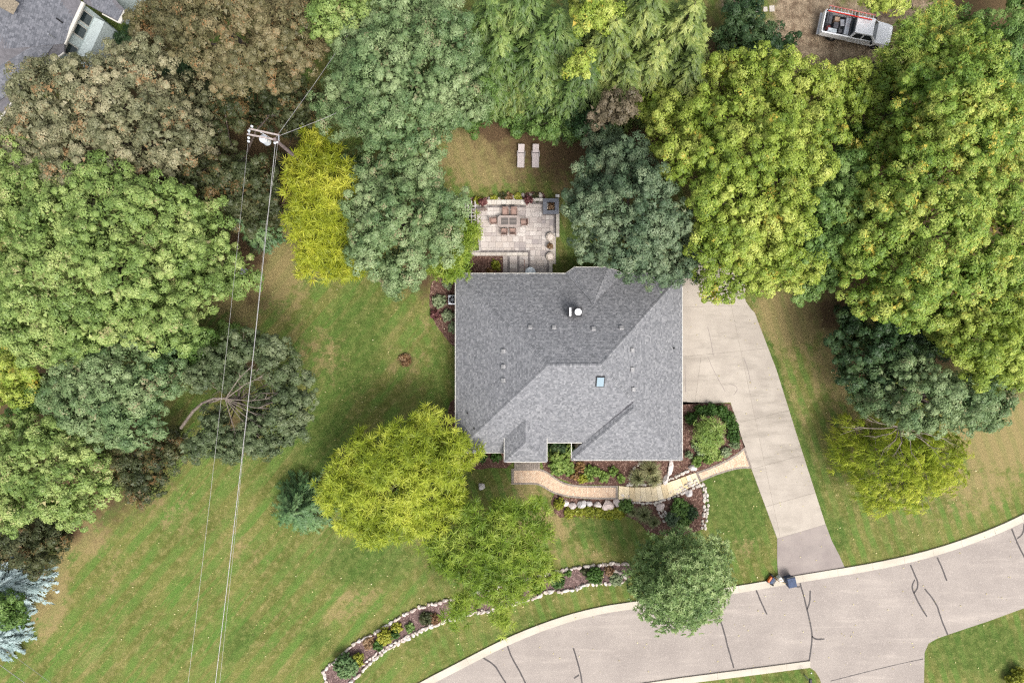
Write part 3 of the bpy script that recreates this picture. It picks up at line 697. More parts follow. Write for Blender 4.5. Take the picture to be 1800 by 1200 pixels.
# work in convex rectangles (px)
for (ax, ay, bx, by) in ((838,365,924,440),(924,359,952,440),(952,378.5,966,440),(966,378.5,973,410),(932,440,966,479)):
    y = ay
    while y < by - 1:
        h = min(random.choice((6.5, 8, 10)), by - y); h = by - y if by - y - h < 3 else h
        x = ax
        while x < bx - 1:
            w = min(random.choice((7, 9, 11, 13)), bx - x); w = bx - x if bx - x - w < 3.5 else w
            g_ = .22
            if in_poly(P(x + w / 2, y + h / 2)[:2], fieldp):
                MB().prism(W2([(x + g_, y + g_), (x + w - g_, y + g_), (x + w - g_, y + h - g_), (x + g_, y + h - g_)]), 0, .085 + random.uniform(0, .004), random.random()).build('paver', M_pav, pat)
            x += w
        y += h
def strip(rect, mat, name, z, n, vert):
    ax, ay, bx, by = rect
    for i in range(n):
        t0, t1 = i / n, (i + 1) / n
        r = (ax + (bx - ax) * t0, ay, ax + (bx - ax) * t1, by) if not vert else (ax, ay + (by - ay) * t0, bx, ay + (by - ay) * t1)
        q = .15; MB().prism(W2([(r[0] + q, r[1] + q), (r[2] - q, r[1] + q), (r[2] - q, r[3] - q), (r[0] + q, r[3] - q)]), 0, z, random.random()).build(name, mat, pat)
strip((855,361,924,365), M_dpav, 'border_paver', .086, 14, False); strip((935,355,954,359), M_dpav, 'border_paver', .086, 4, False)
strip((973,378,977,410), M_dpav, 'border_paver', .086, 7, True); strip((845,440,932,444), M_dpav, 'border_paver', .086, 17, False); strip((928,444,932,479), M_dpav, 'border_paver', .086, 7, True)
strip((961,458,965,477), M_dpav, 'border_paver', .09, 4, True)
strip((892,450,896,479), M_dpav, 'border_paver', .086, 6, True); strip((909,450,913,479), M_dpav, 'border_paver', .086, 6, True)
for a0, b0 in ((884,892),(896,909),(913,928)): strip((a0,450,b0,479), M_pav, 'paver', .085, 4, True)
strip((826,444,928,450), M_cop, 'coping_stone', .16, 11, False); strip((856,353,924,361), M_cop, 'coping_stone', .45, 8, False); strip((935,350,954,355), M_cop, 'coping_stone', .45, 3, False)
strip((977,376,983,417), M_cop, 'coping_stone', .3, 6, True); strip((966,410,976,464), M_cop, 'coping_stone', .088, 6, True); strip((965,464,971,479), M_cop, 'coping_stone', .088, 2, True)
def lp(px, py, z=0): return P(px, py, z)
# fire pit planter
fx, fy, _ = lp(968.5, 362.5, .5); fp = empty('square_planter', (fx, fy, 0)); tag(fp, 'square slate grey raised planter with dried brown flowers at the patio corner', 'planter')
hw = .68; iw = .36
for i, (x, y, w, h) in enumerate(((0, (hw + iw) / 2, 2 * hw, hw - iw), (0, -(hw + iw) / 2, 2 * hw, hw - iw), ((hw + iw) / 2, 0, hw - iw, 2 * iw), (-(hw + iw) / 2, 0, hw - iw, 2 * iw))):
    MB().box((x, y, .25), (w - .03, h - .03, .42)).build('planter_wall', M_dpav, fp); MB().box((x, y, .49), (w, h, .07), a=random.random()).build('cap_stone', M_fire, fp, bevel=.012)
MB().box((-.08, .03, .2), (.5, .56, .4)).build('inner_tray', M_cop, fp)
for i, (px, py) in enumerate([(979.5, 345.5)]):
    o = MB().box((0, 0, .12), (.32, .24, .24)).box((0, 0, .25), (.35, .27, .03)).build('utility_box', simple('off_white_plastic', (.6, .58, .55), .5), None, lp(px, py), bevel=.012)
    tag(o, 'small off white box standing just behind the slate grey planter', 'box')
# pergola / trellis
pg = empty('trellis', lp(826, 378)); tag(pg, 'white lattice trellis laid over dark bins at the edge of the patio', 'trellis')
o_ = Vector(lp(826, 378)); M_lat = simple('painted_lattice', (.6, .56, .55), .6, var=.06); zt = 1.9
for px in (817.5, 823, 829, 835): MB().beam(Vector(P(px, 353, zt)) - o_, Vector(P(px + .4, 403 if px > 820 else 386, zt)) - o_, .05, .09).build('slat', M_lat, pg)
for py in (362.5, 368, 374, 380, 386.5, 392, 398): MB().beam(Vector(P(812 + (py - 362) * .3, py, zt + .07)) - o_, Vector(P(835.5, py, zt + .07)) - o_, .05, .06).build('slat', M_lat, pg)
for px, py in ((817, 356), (835, 356), (835, 400), (821, 384)): MB().beam(Vector(P(px, py, zt)) - o_, Vector((P(px, py, zt)[0], P(px, py, zt)[1], 0)) - o_, .09, .09).build('post', M_lat, pg)
for i, (px, py) in enumerate(((827, 381), (832, 393))):
    o = MB().box((0, 0, .45), (.5, .5, .9), taper=1.1).box((0, 0, .93), (.58, .6, .07)).build('storage_bin', M_dark, None, lp(px, py, 0), bevel=.02)
    tag(o, ('black lidded bin under the white trellis, nearer the table', 'black lidded bin under the white trellis, nearer the big maple')[i], 'bin', 'bins under the trellis')
M_wood = simple('weathered_wood', (.18, .14, .12), .8, var=.2, scale=9)
o = MB().beam(P(829, 371, .5), P(857, 368, .5), .12, .06).beam(P(829, 368, .5), P(855, 366, .5), .08, .06).box((*P(832, 369.5, .24)[:2], .24), (.06, .3, .46)).box((*P(852, 367.5, .24)[:2], .24), (.06, .3, .46)).build('bench', M_wood); tag(o, 'narrow weathered wooden bench beside the white trellis', 'bench')
# table and chairs
M_wick = simple('brown_wicker', (.20, .13, .105), .7, var=.2, scale=12, bump=.02); M_sling = simple('tan_sling', (.30, .20, .165), .75, var=.1, scale=10)
M_tabl = simple('table_frame', (.30, .25, .225), .6, var=.08)
tb = empty('dining_table', lp(894.5, 391.5)); tag(tb, 'brown patio dining table with two inset glass panels and clipped corners', 'table')
k_ = .05
def oct_(w, h, c): return [(-w, -h + c), (-w + c, -h), (w - c, -h), (w, -h + c), (w, h - c), (w - c, h), (-w + c, h), (-w, h - c)]
MB().prism(oct_(.98, .5, .18), .70, .75).build('tabletop', M_tabl, tb)
for sx in (-1, 1):
    f = MB().box((sx * .36, 0, .755), (.62, .6, .012)).build('glass_panel', NT('table_glass').done((.10, .085, .075), .12, None, 0, .6), tb)
    MB().box((sx * .36, .0, .7615), (.5, .03, .006)).build('glass_frame', M_tabl, f)
for sx in (-.8, .8):
    for sy in (-.36, .36): MB().box((sx, sy, .35), (.06, .06, .7)).build('leg', M_tabl, tb)
def patio_chair(px, py, rz, lab):
    c = empty('patio_chair', lp(px, py), rz); tag(c, lab, 'chair', 'brown chairs around the patio table')
    MB().box((0, 0, .42), (.46, .5, .07)).build('seat', M_sling, c, bevel=.015)
    b = MB(); b.add([(-.24, -.24, .44), (.24, -.24, .44), (.24, -.36, .95), (-.24, -.36, .95), (-.24, -.21, .44), (.24, -.21, .44), (.24, -.33, .95), (-.24, -.33, .95)], [(3, 2, 1, 0), (4, 5, 6, 7), (0, 1, 5, 4), (1, 2, 6, 5), (2, 3, 7, 6), (3, 0, 4, 7)]); b.build('backrest', M_sling, c)
    for s in (-1, 1):
        MB().beam((s * .27, -.28, .64), (s * .27, .24, .62), .055, .04).build('armrest', M_wick, c)
        MB().beam((s * .27, .22, .62), (s * .27, .24, 0), .04, .04).build('leg', M_wick, c); MB().beam((s * .27, -.25, .62), (s * .25, -.34, 0), .04, .04).build('leg', M_wick, c)
    MB().beam((-.27, -.355, .96), (.27, -.355, .96), .05, .04).build('top_rail', M_wick, c)
for px, py, rz, lab in ((888.5, 374.5, math.pi, 'brown patio chair on the lawn side of the table, nearer the trellis'), (903.5, 374.5, math.pi, 'brown patio chair on the lawn side of the table, nearer the slate planter'), (886.5, 408, 0, 'brown patio chair on the house side of the table, nearer the trellis'),
    (901.5, 407.5, 0, 'brown patio chair on the house side of the table, nearer the round seats'), (868.5, 390, -math.pi / 2 + .12, 'brown patio chair at the table end facing the trellis'), (920.5, 392.5, math.pi / 2 + .06, 'brown patio chair at the table end facing the cream seats')):
    patio_chair(px, py, rz, lab)
# round cream seats
M_cream = simple('cream_cushion', (.60, .52, .45), .9, var=.05, scale=6); M_crm2 = simple('cream_wicker', (.44, .38, .32), .8, var=.15, scale=14, bump=.02)
for px, py, lab in ((967, 417.5, 'round cream wicker seat beside the grey border, farther from the house'), (967, 452, 'round cream wicker seat beside the grey border, nearer the house')):
    c = empty('wicker_pouf', lp(px, py)); tag(c, lab, 'seat', 'round cream seats on the patio')
    MB().lathe((0, 0, 0), [(.32, 0), (.37, .1), (.38, .4), (.36, .43), (.30, .44), (.28, .38)], 28).build('drum', M_crm2, c)
    m = MB(); m.smooth = True; m.lathe((0, 0, .36), [(.27, 0), (.29, .05), (.27, .1), (.2, .125), (.06, .13), (0.001, .13)], 28); m.build('cushion', M_cream, c)
# white round table at the back door
c = empty('round_table', lp(932, 480)); tag(c, 'white round table half hidden under the eave by the patio steps', 'table')
MB().lathe((0, 0, 0), [(.42, .70), (.45, .71), (.45, .73), (.43, .745)], 28).build('tabletop', simple('white_enamel', (.74, .8, .84), .3), c); MB().lathe((0, 0, 0), [(.22, 0), (.22, .03), (.04, .05), (.04, .7)], 14).build('leg', M_white, c)
hrl = empty('handrail', lp(921.6, 468)); tag(hrl, 'dark thin handrail running down the patio steps', 'handrail')
MB().beam((0, .5, .85), (0, -.5, .9), .05, .05).build('rail', M_wick, hrl)
for y in (.5, 0, -.48): MB().beam((0, y, 0), (0, y, .85), .04, .04).build('post', M_wick, hrl)
# loungers
M_mesh = simple('grey_sling', (.44, .385, .37), .8, var=.04, scale=10); M_fr = simple('lounger_frame', (.30, .27, .26), .5)
def lounger(px, py, lab, rz=0):
    c = empty('sun_lounger', lp(px, py), rz); tag(c, lab, 'lounger', 'grey loungers on the back lawn')
    MB().box((0, -.32, .33), (.56, 1.28, .03)).build('seat_sling', M_mesh, c); 
    b = MB(); b.add([(-.27, .34, .33), (.27, .34, .33), (.27, 1.0, .62), (-.27, 1.0, .62), (-.27, .34, .36), (.27, .34, .36), (.27, 1.0, .65), (-.27, 1.0, .65)], [(3, 2, 1, 0), (4, 5, 6, 7), (0, 1, 5, 4), (1, 2, 6, 5), (2, 3, 7, 6), (3, 0, 4, 7)]); b.build('backrest', M_mesh, c)
    for s in (-1, 1):
        MB().beam((s * .295, -.97, .33), (s * .295, .36, .33), .035, .05).build('side_rail', M_fr, c)
        MB().beam((s * .33, -.05, .5), (s * .33, .45, .52), .05, .03).build('armrest', M_fr, c)
        for y in (-.8, .35): MB().beam((s * .3, y, .33), (s * .31, y, 0), .035, .035).build('leg', M_fr, c)
    MB().box((0, .31, .345), (.56, .04, .03)).build('hinge_bar', M_dark, c)
lounger(915.8, 277, 'grey sling sun lounger on the back lawn, nearer the large grey green maple', R(-2)); lounger(941.3, 277, 'grey sling sun lounger on the back lawn, nearer the conifers', R(-1))
# air conditioner, boxes
ac = empty('air_conditioner', lp(797, 527.5)); tag(ac, 'grey outdoor air conditioning unit tucked beside the house wall', 'air conditioner')
MB().box((0, 0, .4), (.8, .85, .8)).build('casing', M_steel, ac, bevel=.06); MB().lathe((0, 0, .79), [(.33, 0), (.33, .03), (.3, .035), (.3, .01)], 24).build('fan_ring', M_dark, ac)
for j in range(4): MB().box((0, 0, .825), (.6, .02, .01), rz=j * math.pi / 4).build('fan_guard', M_steel, ac)
# ---------------------------------------------------------------- utility pole
M_pole = simple('pole_timber', (.17, .13, .125), .9, var=.2, scale=8); M_arm = simple('crossarm_timber', (.34, .29, .27), .85, var=.15, scale=8)
pt = Vector(P(483, 245, 10.4)); up_ = empty('utility_pole', (pt.x, pt.y, 0)); tag(up_, 'timber utility pole with a double crossarm and grey transformer above the trees', 'utility pole')
def uv(p): return tuple(Vector(p) - Vector((pt.x, pt.y, 0)))
MB().tube([(0, 0, 0), (0, 0, 5), (0, 0, 10.4)], [.17, .15, .12], 12).build('pole', M_pole, up_)
za = 9.9
a1, a2, b1, b2 = P(438, 226.5, za), P(491, 238, za), P(434.5, 236, za), P(491.5, 247.5, za)
MB().beam(uv(a1), uv(a2), .11, .13).build('crossarm', M_arm, up_); MB().beam(uv(b1), uv(b2), .11, .13).build('crossarm', M_arm, up_)
for px, qx in (((439.5, 227), (437.5, 237)), ((490, 238), (490, 247))): MB().beam(uv(P(*px, za + .09)), uv(P(*qx, za + .09)), .1, .05).build('arm_brace', M_steel, up_)
MB().beam(uv(P(455, 231, za - .05)), uv(P(478, 244, za - .7)), .04, .04).build('arm_brace', M_steel, up_)
tx = MB(); tx.lathe(uv(P(470.5, 250, 8.4)), [(.27, 0), (.29, .05), (.29, .85), (.31, .87), (.31, .92), (.2, .98), (.05, 1.0)], 22); tx = tx.build('transformer', simple('transformer_grey', (.55, .58, .62), .4, .1, .04), up_)
for dx, dy in ((-.1, .1), (.12, .05)): MB().lathe(tuple(Vector(uv(P(470.5, 250, 9.35))) + Vector((dx, dy, 0))), [(.05, 0), (.05, .05), (.035, .06), (.05, .1), (.03, .12), (.04, .18), (.01, .22)], 10).build('bushing', M_white, tx)
M_ins = simple('porcelain', (.5, .52, .55), .3)
for (px, py) in ((438.5, 231), (443.5, 223), (438, 243), (437.6, 249), (487.5, 250), (484, 252)):
    MB().lathe(uv(P(px, py, za + .05)), [(.05, 0), (.09, .04), (.05, .08), (.09, .12), (.05, .16), (.07, .2), (.01, .24)], 10).build('insulator', M_ins, up_)
def wire(lab, pts, r, mat, grp='wires from the utility pole', twist=False):
    pts = [Vector(p) for p in pts]; out = []
    for i in range(len(pts) - 1):
        for k in range(10): out.append(pts[i].lerp(pts[i + 1], k / 10))
    out.append(pts[-1]); n = len(out)
    L0 = (pts[-1] - pts[0]).length
    o = MB().tube([p - Vector((0, 0, 4 * (L0 / 60) ** 2 * .8 * (i / n) * (1 - i / n))) for i, p in enumerate(out)], r, 5).build('wire', mat); tag(o, lab, 'wire', grp)
M_w1 = simple('aluminium_wire', (.30, .29, .28), .5, .4); M_w2 = simple('dark_wire', (.13, .12, .12), .6)
wire('thin overhead wire from the far left end of the crossarm across the side lawn', [P(437, 240, 9.9), P(318, 1290, 9.9)], .010, M_w1)
wire('thick bundled overhead wire crossing the side lawn from the pole', [P(484, 252, 9.5), P(365, 1300, 9.5)], .026, simple('bundle_wire', (.27, .26, .26), .5, .3))
wire('slim overhead wire running just beside the thick bundle', [P(488, 252, 9.7), P(463, 400, 9.1), P(375, 1300, 9.1)], .009, M_w1)
wire('dark overhead wire leaving the pole towards the top between the maples', [P(484, 243, 9.8), P(552, 148, 9), P(640, 20, 9)], .02, M_w1)
wire('dark overhead wire leaving the pole towards the large grey green maple', [P(488, 240, 9.8), P(570, 208, 8.8), P(720, 140, 8)], .02, M_w1)
wire('pale overhead wire cutting the bottom left corner of the lawn', [P(-60, 1125, 9), P(80, 1226, 9)], .02, M_w1, 'wires over the bottom corner'); wire('faint thin overhead wire in the bottom left corner', [P(-40, 1105, 8), P(110, 1215, 8)], .012, M_w1, 'wires over the bottom corner')
# small things left of the lawn
o = MB(); o.box((0, .26, .1), (.75, .08, .2)); o.box((0, -.26, .1), (.75, .08, .2)); o.box((.35, 0, .1), (.08, .5, .2)); o.box((-.35, 0, .1), (.08, .5, .2)); o.box((0, 0, .03), (.6, .44, .04))
o = o.build('cold_frame', simple('grey_timber', (.26, .27, .28), .7), None, lp(428, 478)); o.rotation_euler = (0, 0, R(-30 + 90)); tag(o, 'small grey edged frame box at the end of the black edging strip', 'frame box')
o = MB().tube([P(372, 449, .1), P(385, 456, .12), P(398, 465, .1), P(414, 469, .1)], .14, 8).build('drain_pipe', M_dark); tag(o, 'black corrugated drain pipe lying at the edge of the trees', 'pipe')
m = MB(); ribbon(m, smooth_line(W2([(419,472),(440,450),(462,425),(480,398),(500,350),(512,330)]), 2), .16, .05, .02); o = m.build('lawn_edging', simple('worn_edging', (.22, .16, .1), .9)); tag(o, kind='structure')
# ---------------------------------------------------------------- truck
M_wp = NT('white_paint').done((.85, .85, .85), .4, None, 0, .5); M_rub = simple('rubber', (.02, .02, .02), .9); M_red = simple('red_fibreglass', (.75, .05, .03), .5, var=.06); M_pink = simple('sun_faded_red_rail', (.62, .20, .17), .6)
tr = empty('pickup_truck', lp(1496, 60), R(-11.5)); tag(tr, 'white crew cab pickup truck with an open loaded bed on the dirt track', 'truck')
def tpart(m, name, mat, par=tr, bevel=0.0): return m.build(name, mat, par, bevel=bevel)
# x forward; rear at -3, front at 3.1
body = MB()
def hull(secs):   # (x, halfwidth, z0, z1)
    vs, fs = [], []
    for x, w, z0, z1 in secs: vs += [(x, -w, z0), (x, w, z0), (x, w * .97, z1), (x, -w * .97, z1)]
    n = len(secs)
    for i in range(n - 1):
        for k in range(4): fs.append((i * 4 + k, i * 4 + (k + 1) % 4, i * 4 + 4 + (k + 1) % 4, i * 4 + 4 + k))
    fs.append((3, 2, 1, 0)); b_ = (n - 1) * 4; fs.append((b_, b_ + 1, b_ + 2, b_ + 3)); return vs, fs
body.add(*hull([(-.55, .97, .45, 1.12), (.2, .98, .45, 1.13), (1.6, .98, .45, 1.14), (2.6, .95, .45, 1.08), (3.0, .88, .48, 1.0), (3.1, .8, .52, .9)]))
tpart(body, 'body', M_wp, bevel=.035)
cabm = MB(); cabm.add([(-.55, -.9, 1.1), (-.55, .9, 1.1), (1.75, .9, 1.1), (1.75, -.9, 1.1), (-.4, -.74, 1.78), (-.4, .74, 1.78), (1.1, .74, 1.78), (1.1, -.74, 1.78)], [(0, 1, 5, 4), (1, 2, 6, 5), (2, 3, 7, 6), (3, 0, 4, 7), (4, 5, 6, 7)])
tpart(cabm, 'cab', M_wp, bevel=.03)
def quadp(name, a, b, c, d, off, mat, par=tr):
    a, b, c, d = map(Vector, (a, b, c, d)); n = (b - a).cross(c - a).normalized() * off; ctr = (a + b + c + d) / 4
    m = MB(); q = [ctr + (p - ctr) * .9 for p in (a, b, c, d)]; m.add([p + n for p in q] + [p - n * .2 for p in q], [(0, 1, 2, 3), (7, 6, 5, 4), (0, 4, 5, 1), (1, 5, 6, 2), (2, 6, 7, 3), (3, 7, 4, 0)]); return m.build(name, mat, par)
quadp('windscreen', (1.72, -.88, 1.12), (1.72, .88, 1.12), (1.12, .72, 1.76), (1.12, -.72, 1.76), .02, M_glass)
quadp('rear_window', (-.55, .8, 1.15), (-.55, -.8, 1.15), (-.42, -.7, 1.72), (-.42, .7, 1.72), .02, M_glass)
for s in (-1, 1):
    for x0_, x1_, x2_, x3_ in ((-.38, .42, .40, -.28), (.48, 1.52, 1.02, .47)):
        v_ = [(x0_, s * .885, 1.15), (x1_, s * .885, 1.15), (x2_, s * .765, 1.70), (x3_, s * .765, 1.70)]
        if s > 0: v_ = v_[::-1]
        quadp('side_window', *v_, .015, M_glass)
    MB().box((1.35, s * 1.06, 1.2), (.14, .2, .2)).build('wing_mirror', M_dark, tr)
    MB().box((3.06, s * .68, .78), (.1, .3, .18)).build('headlight', M_steel, tr)
    for x in (-1.75, 2.05):
        w = MB(); w.lathe((0, 0, 0), [(.2, -.12), (.37, -.12), (.39, -.08), (.39, .08), (.37, .12), (.2, .12)], 24); w = w.build('wheel', M_rub, tr, (x, s * .86, .39)); w.rotation_euler = (math.pi / 2, 0, 0)
        h = MB().lathe((0, 0, 0), [(.21, -.1), (.21, .1), (.08, .13)], 18).build('rim', M_steel, w)
    MB().box((-1.78, s * .96, .96), (2.5, .13, .66), taper=.97).build('bed_side', M_wp, tr, bevel=.03)
    for x in (-2.9, -.62): MB().beam((x, s * .86, 1.2), (x, s * .86, 1.95), .05, .05).build('rack_post', M_dark, tr)
MB().box((-3.0, 0, .95), (.1, 1.85, .62)).build('tailgate', M_wp, tr, bevel=.02); MB().box((-3.14, 0, .55), (.16, 1.9, .18)).build('bumper', M_steel, tr)
MB().box((-1.78, 0, .7), (2.45, 1.8, .08)).build('bed_floor', M_dark, tr)
for x in (-.62, -.78, -2.9): MB().beam((x, -.9, 1.95 if x != -.78 else 1.6), (x, .9, 1.95 if x != -.78 else 1.6), .06, .06).build('rack_bar', M_dark, tr)
MB().box((3.14, 0, .62), (.06, 1.3, .3)).build('grille', M_dark, tr)
def cargo(name, x, y, w, h, z, mat, lab, cat='box', rz=0, zz=None):
    ca, sa = math.cos(R(-11.5)), math.sin(R(-11.5)); T0 = Vector(lp(1496, 60)); zb = zz or .74
    o = MB().box((0, 0, z / 2), (w, h, z)).build(name, mat, None, (T0.x + x * ca - y * sa, T0.y + x * sa + y * ca, zb), bevel=.015); o.rotation_euler = (0, 0, R(-11.5 + rz)); tag(o, lab, cat, 'load in the truck bed'); return o
M_alu = simple('brushed_aluminium', (.48, .50, .53), .3, .6, .06); M_gry = simple('dark_grey_plastic', (.09, .09, .10), .6)
cargo('tool_box', -.95, -.1, .38, 1.45, .55, M_alu, 'grey metal tool box across the front of the truck bed', 'tool box'); cargo('storage_crate', -2.55, .3, .42, .9, .5, M_gry, 'dark grey crate at the tailgate of the truck bed', 'crate')
cargo('cooler', -2.1, -.62, .75, .33, .42, simple('pale_blue_lid', (.50, .55, .58), .5), 'pale blue grey box along the side of the truck bed'); cargo('cardboard_box', -1.9, .38, .4, .34, .5, simple('cardboard', (.42, .29, .2), .9), 'tan cardboard box in the truck bed beside the ladder')
cargo('equipment_case', -1.85, -.1, .4, .5, .38, M_gry, 'dark grey equipment case in the middle of the truck bed', 'case'); cargo('metal_case', -1.4, .15, .34, .55, .48, M_steel, 'pale metal case behind the tool box in the truck', 'case', 12); cargo('bucket_crate', -1.4, -.5, .3, .34, .36, M_gry, 'small black crate in the truck bed corner by the cab', 'crate'); cargo('red_bag', -2.45, -.4, .34, .3, .34, simple('maroon_cloth', (.16, .03, .03), .9), 'dark red bag at the rear of the truck bed', 'bag', 25)
ca, sa = math.cos(R(-11.5)), math.sin(R(-11.5)); T0 = Vector(lp(1496, 60, 0)); ld = empty('ladder', (T0.x - .95 * ca - .66 * sa, T0.y - .95 * sa + .66 * ca, 0), R(-12)); tag(ld, 'red extension ladder with silver rungs on the truck rack', 'ladder')
MB().box((-.15, .22, 2.03), (4.0, .06, .09)).build('rail', M_pink, ld); MB().box((-.25, -.22, 2.03), (3.8, .07, .09)).build('rail', M_red, ld)
for j in range(13): MB().beam((-2.0 + j * .31, -.2, 2.04), (-2.0 + j * .31, .2, 2.04), .04, .035).build('rung', M_alu, ld)
# stepping slabs near the truck
for px, py, w, lab in ((1356.5, 16, .45, 'pale square stepping slab nearest the dirt track'), (1345, 17, .35, 'pale stepping slab second from the dirt track'), (1331, 22, .3, 'smallest pale stepping stone half covered by leaves')):
    o = MB().box((0, 0, .04), (w, w * 1.15, .08)).build('stepping_slab', M_cop, None, lp(px, py), bevel=.01); o.rotation_euler = (0, 0, .05); tag(o, lab, 'paving slab', 'stepping slabs by the dirt track')
# ---------------------------------------------------------------- kerbside barrow and mailbox
mw = empty('wheeled_cart', lp(1355, 1017), R(-35)); tag(mw, 'small orange, black and white wheeled machine standing on the kerb by the driveway', 'cart')
M_or = simple('orange_plastic', (.6, .14, .04), .5); M_nav = simple('navy_cloth', (.055, .075, .13), .8, var=.15, scale=5); M_tan = simple('tan_wood', (.45, .31, .15), .7)
MB().box((-.22, -.06, .3), (.2, .62, .3), taper=.8).build('hood', M_or, mw, bevel=.04); MB().box((-.02, -.02, .34), (.3, .66, .3), taper=.85).build('engine_cover', M_nav, mw, bevel=.05)
for x, y in ((-.22, .34), (-.22, -.34), (.28, .34), (.28, -.34)):
    w = MB(); w.lathe((0, 0, 0), [(.05, -.06), (.15, -.06), (.17, 0), (.15, .06), (.05, .06)], 16); w = w.build('wheel', M_rub, mw, (x, y, .17)); w.rotation_euler = (math.pi / 2, 0, 0)
MB().box((.05, 0, .14), (.7, .5, .08)).build('chassis', M_dark, mw)
MB().tube([(.05, .2, .3), (.45, .3, .75), (.8, .5, .95)], .03, 8).build('handle', M_tan, mw); MB().tube([(.0, .32, .3), (.3, .42, .75), (.42, .5, .85)], .03, 8).build('handle', M_tan, mw)
o = MB().box((0, 0, .3), (.42, .5, .6), taper=.85).build('white_sack', simple('white_cloth', (.75, .75, .74), .9, var=.06, scale=6), None, lp(1368, 1015), bevel=.06); o.rotation_euler = (0, 0, R(35)); tag(o, 'white sack between the orange machine and the dark blue bin at the kerb', 'sack')
tb_ = empty('refuse_bin', lp(1384, 1017), R(12)); tag(tb_, 'dark blue lidded bin standing on the kerb beside the driveway apron', 'bin')
MB().box((0, 0, .5), (.62, .7, .95), taper=1.15).build('tub', M_nav, tb_, bevel=.04); m = MB(); m.box((0, .02, 1.02), (.78, .9, .1), taper=.86); m.build('lid', M_nav, tb_, bevel=.04); MB().beam((-.35, .47, .98), (.35, .47, .98), .05, .05).build('handle', M_dark, tb_)
mb_ = empty('mailbox', lp(1414.5, 1186)); tag(mb_, 'black mailbox on a grey post at the far verge of the road', 'mailbox')
MB().box((0, 0, .52), (.09, .09, 1.04)).build('post', M_steel, mb_); m = MB(); m.tube([(0, -.24, 1.14), (0, .24, 1.14)], .13, 14); m.build('box', M_dark, mb_); MB().box((.14, -.1, 1.2), (.02, .05, .14)).build('flag', M_red, mb_)
m = MB(); m.smooth = True; m.lathe(lp(1426, 1182), [(.07, 0), (.07, .04), (.04, .06)], 10); tag(m.build('marker_cap', M_white), 'tiny white marker cap in the grass near the mailbox', 'marker')
# driveway gate post and bench under the trees by the drive
o = MB().box((0, 0, .5), (.8, .12, .1)).box((-.3, 0, .25), (.08, .1, .5)).box((.3, 0, .25), (.08, .1, .5)).build('rail_stand', simple('reddish_wood', (.32, .13, .08), .7), None, lp(1239, 480)); o.rotation_euler = (0, 0, R(15)); tag(o, 'reddish wooden rail at the top of the driveway under the maples', 'rail')
# ---------------------------------------------------------------- rocks
def rock_mesh(seed, mat, flat=.7):
    rs = random.Random(seed); bm = bmesh.new(); bmesh.ops.create_icosphere(bm, subdivisions=2, radius=.5)
    pl = [(Vector((rs.gauss(0, 1), rs.gauss(0, 1), rs.gauss(0, .7))).normalized(), rs.uniform(.27, .42)) for _ in range(9)]
    for v in bm.verts:
        for n, d in pl:
            e = v.co.dot(n) - d
            if e > 0: v.co -= n * e
        v.co.z *= flat; v.co += Vector((rs.gauss(0, .012), rs.gauss(0, .012), rs.gauss(0, .012)))
    me = bpy.data.meshes.new('rock'); bm.to_mesh(me); bm.free(); me.materials.append(mat); return me
def rock_mat(name, cols):
    t = NT(name); oi = t.n('ObjectInfo').outputs['Random']; cr = t.n('ValToRGB'); e = cr.color_ramp.elements; e[0].color = (*cols[0], 1); e[1].color = (*cols[-1], 1)
    for i, c in enumerate(cols[1:-1]): q = e.new((i + 1) / (len(cols) - 1)); q.color = (*c, 1)
    t.l(oi, cr.inputs[0]); c = t.mix(t.noise(5, 5, .75, lo=.35, hi=.7), cr.outputs[0], t.mix(.5, cr.outputs[0], (.22, .19, .17))); f = t.noise(22, 4, .8)
    return t.done(c, .9, t.bump(f, .6, .03), 0, .2)
M_rk = rock_mat('pale_fieldstone', [(.48, .41, .35), (.62, .55, .48), (.46, .37, .33), (.57, .53, .5), (.66, .58, .5)])
M_cob = rock_mat('white_cobble', [(.5, .45, .38), (.62, .57, .5), (.42, .38, .33), (.55, .5, .46)])
M_bl = rock_mat('boulder_stone', [(.48, .42, .40), (.56, .45, .41), (.66, .6, .56), (.42, .41, .42)])
RM = [rock_mesh(i, M_rk, .75) for i in range(8)]; CM = [rock_mesh(20 + i, M_cob) for i in range(5)]; BM_ = [rock_mesh(40 + i, M_bl, .8) for i in range(6)]
def rock_row(lab, line, size, meshes=RM, name='rock_border', cat='rock border', rows=1, squash=1.0, child='rock'):
    top = empty(name, (*line[0], 0)); tag(top, lab, cat); base = np.array(line[0])
    line = smooth_line(line, 1); d = np.cumsum([0] + [math.dist(line[i], line[i + 1]) for i in range(len(line) - 1)])
    for r in range(rows):
        s = random.uniform(0, size * .5)
        while s < d[-1]:
            k = random.uniform(.55, 1.6); x = np.interp(s, d, [p[0] for p in line]); y = np.interp(s, d, [p[1] for p in line])
            j = min(int(np.searchsorted(d, s)), len(line) - 1); j = max(j, 1); an = math.atan2(line[j][1] - line[j - 1][1], line[j][0] - line[j - 1][0])
            o = link(child, random.choice(meshes), top, (x - base[0] + random.uniform(-.06, .06) + (r * size * .8) * -math.sin(an), y - base[1] + random.uniform(-.06, .06) + (r * size * .8) * math.cos(an), size * .2), (0, 0, an + random.uniform(-.35, .35)))
            o.scale = (size * k * 1.05, size * random.uniform(.75, 1.15) * squash, size * random.uniform(.9, 1.3))
            s += size * k * .86
    return top
rock_row('long fieldstone row on the lawn side of the roadside island bed', W2([(569,1182),(580,1167),(594,1158),(622,1130),(666,1108),(700,1086),(728,1069),(772,1058),(815,1046),(860,1034),(920,1018),(977,1004),(1011,997),(1064,990),(1103,991)]), .42)
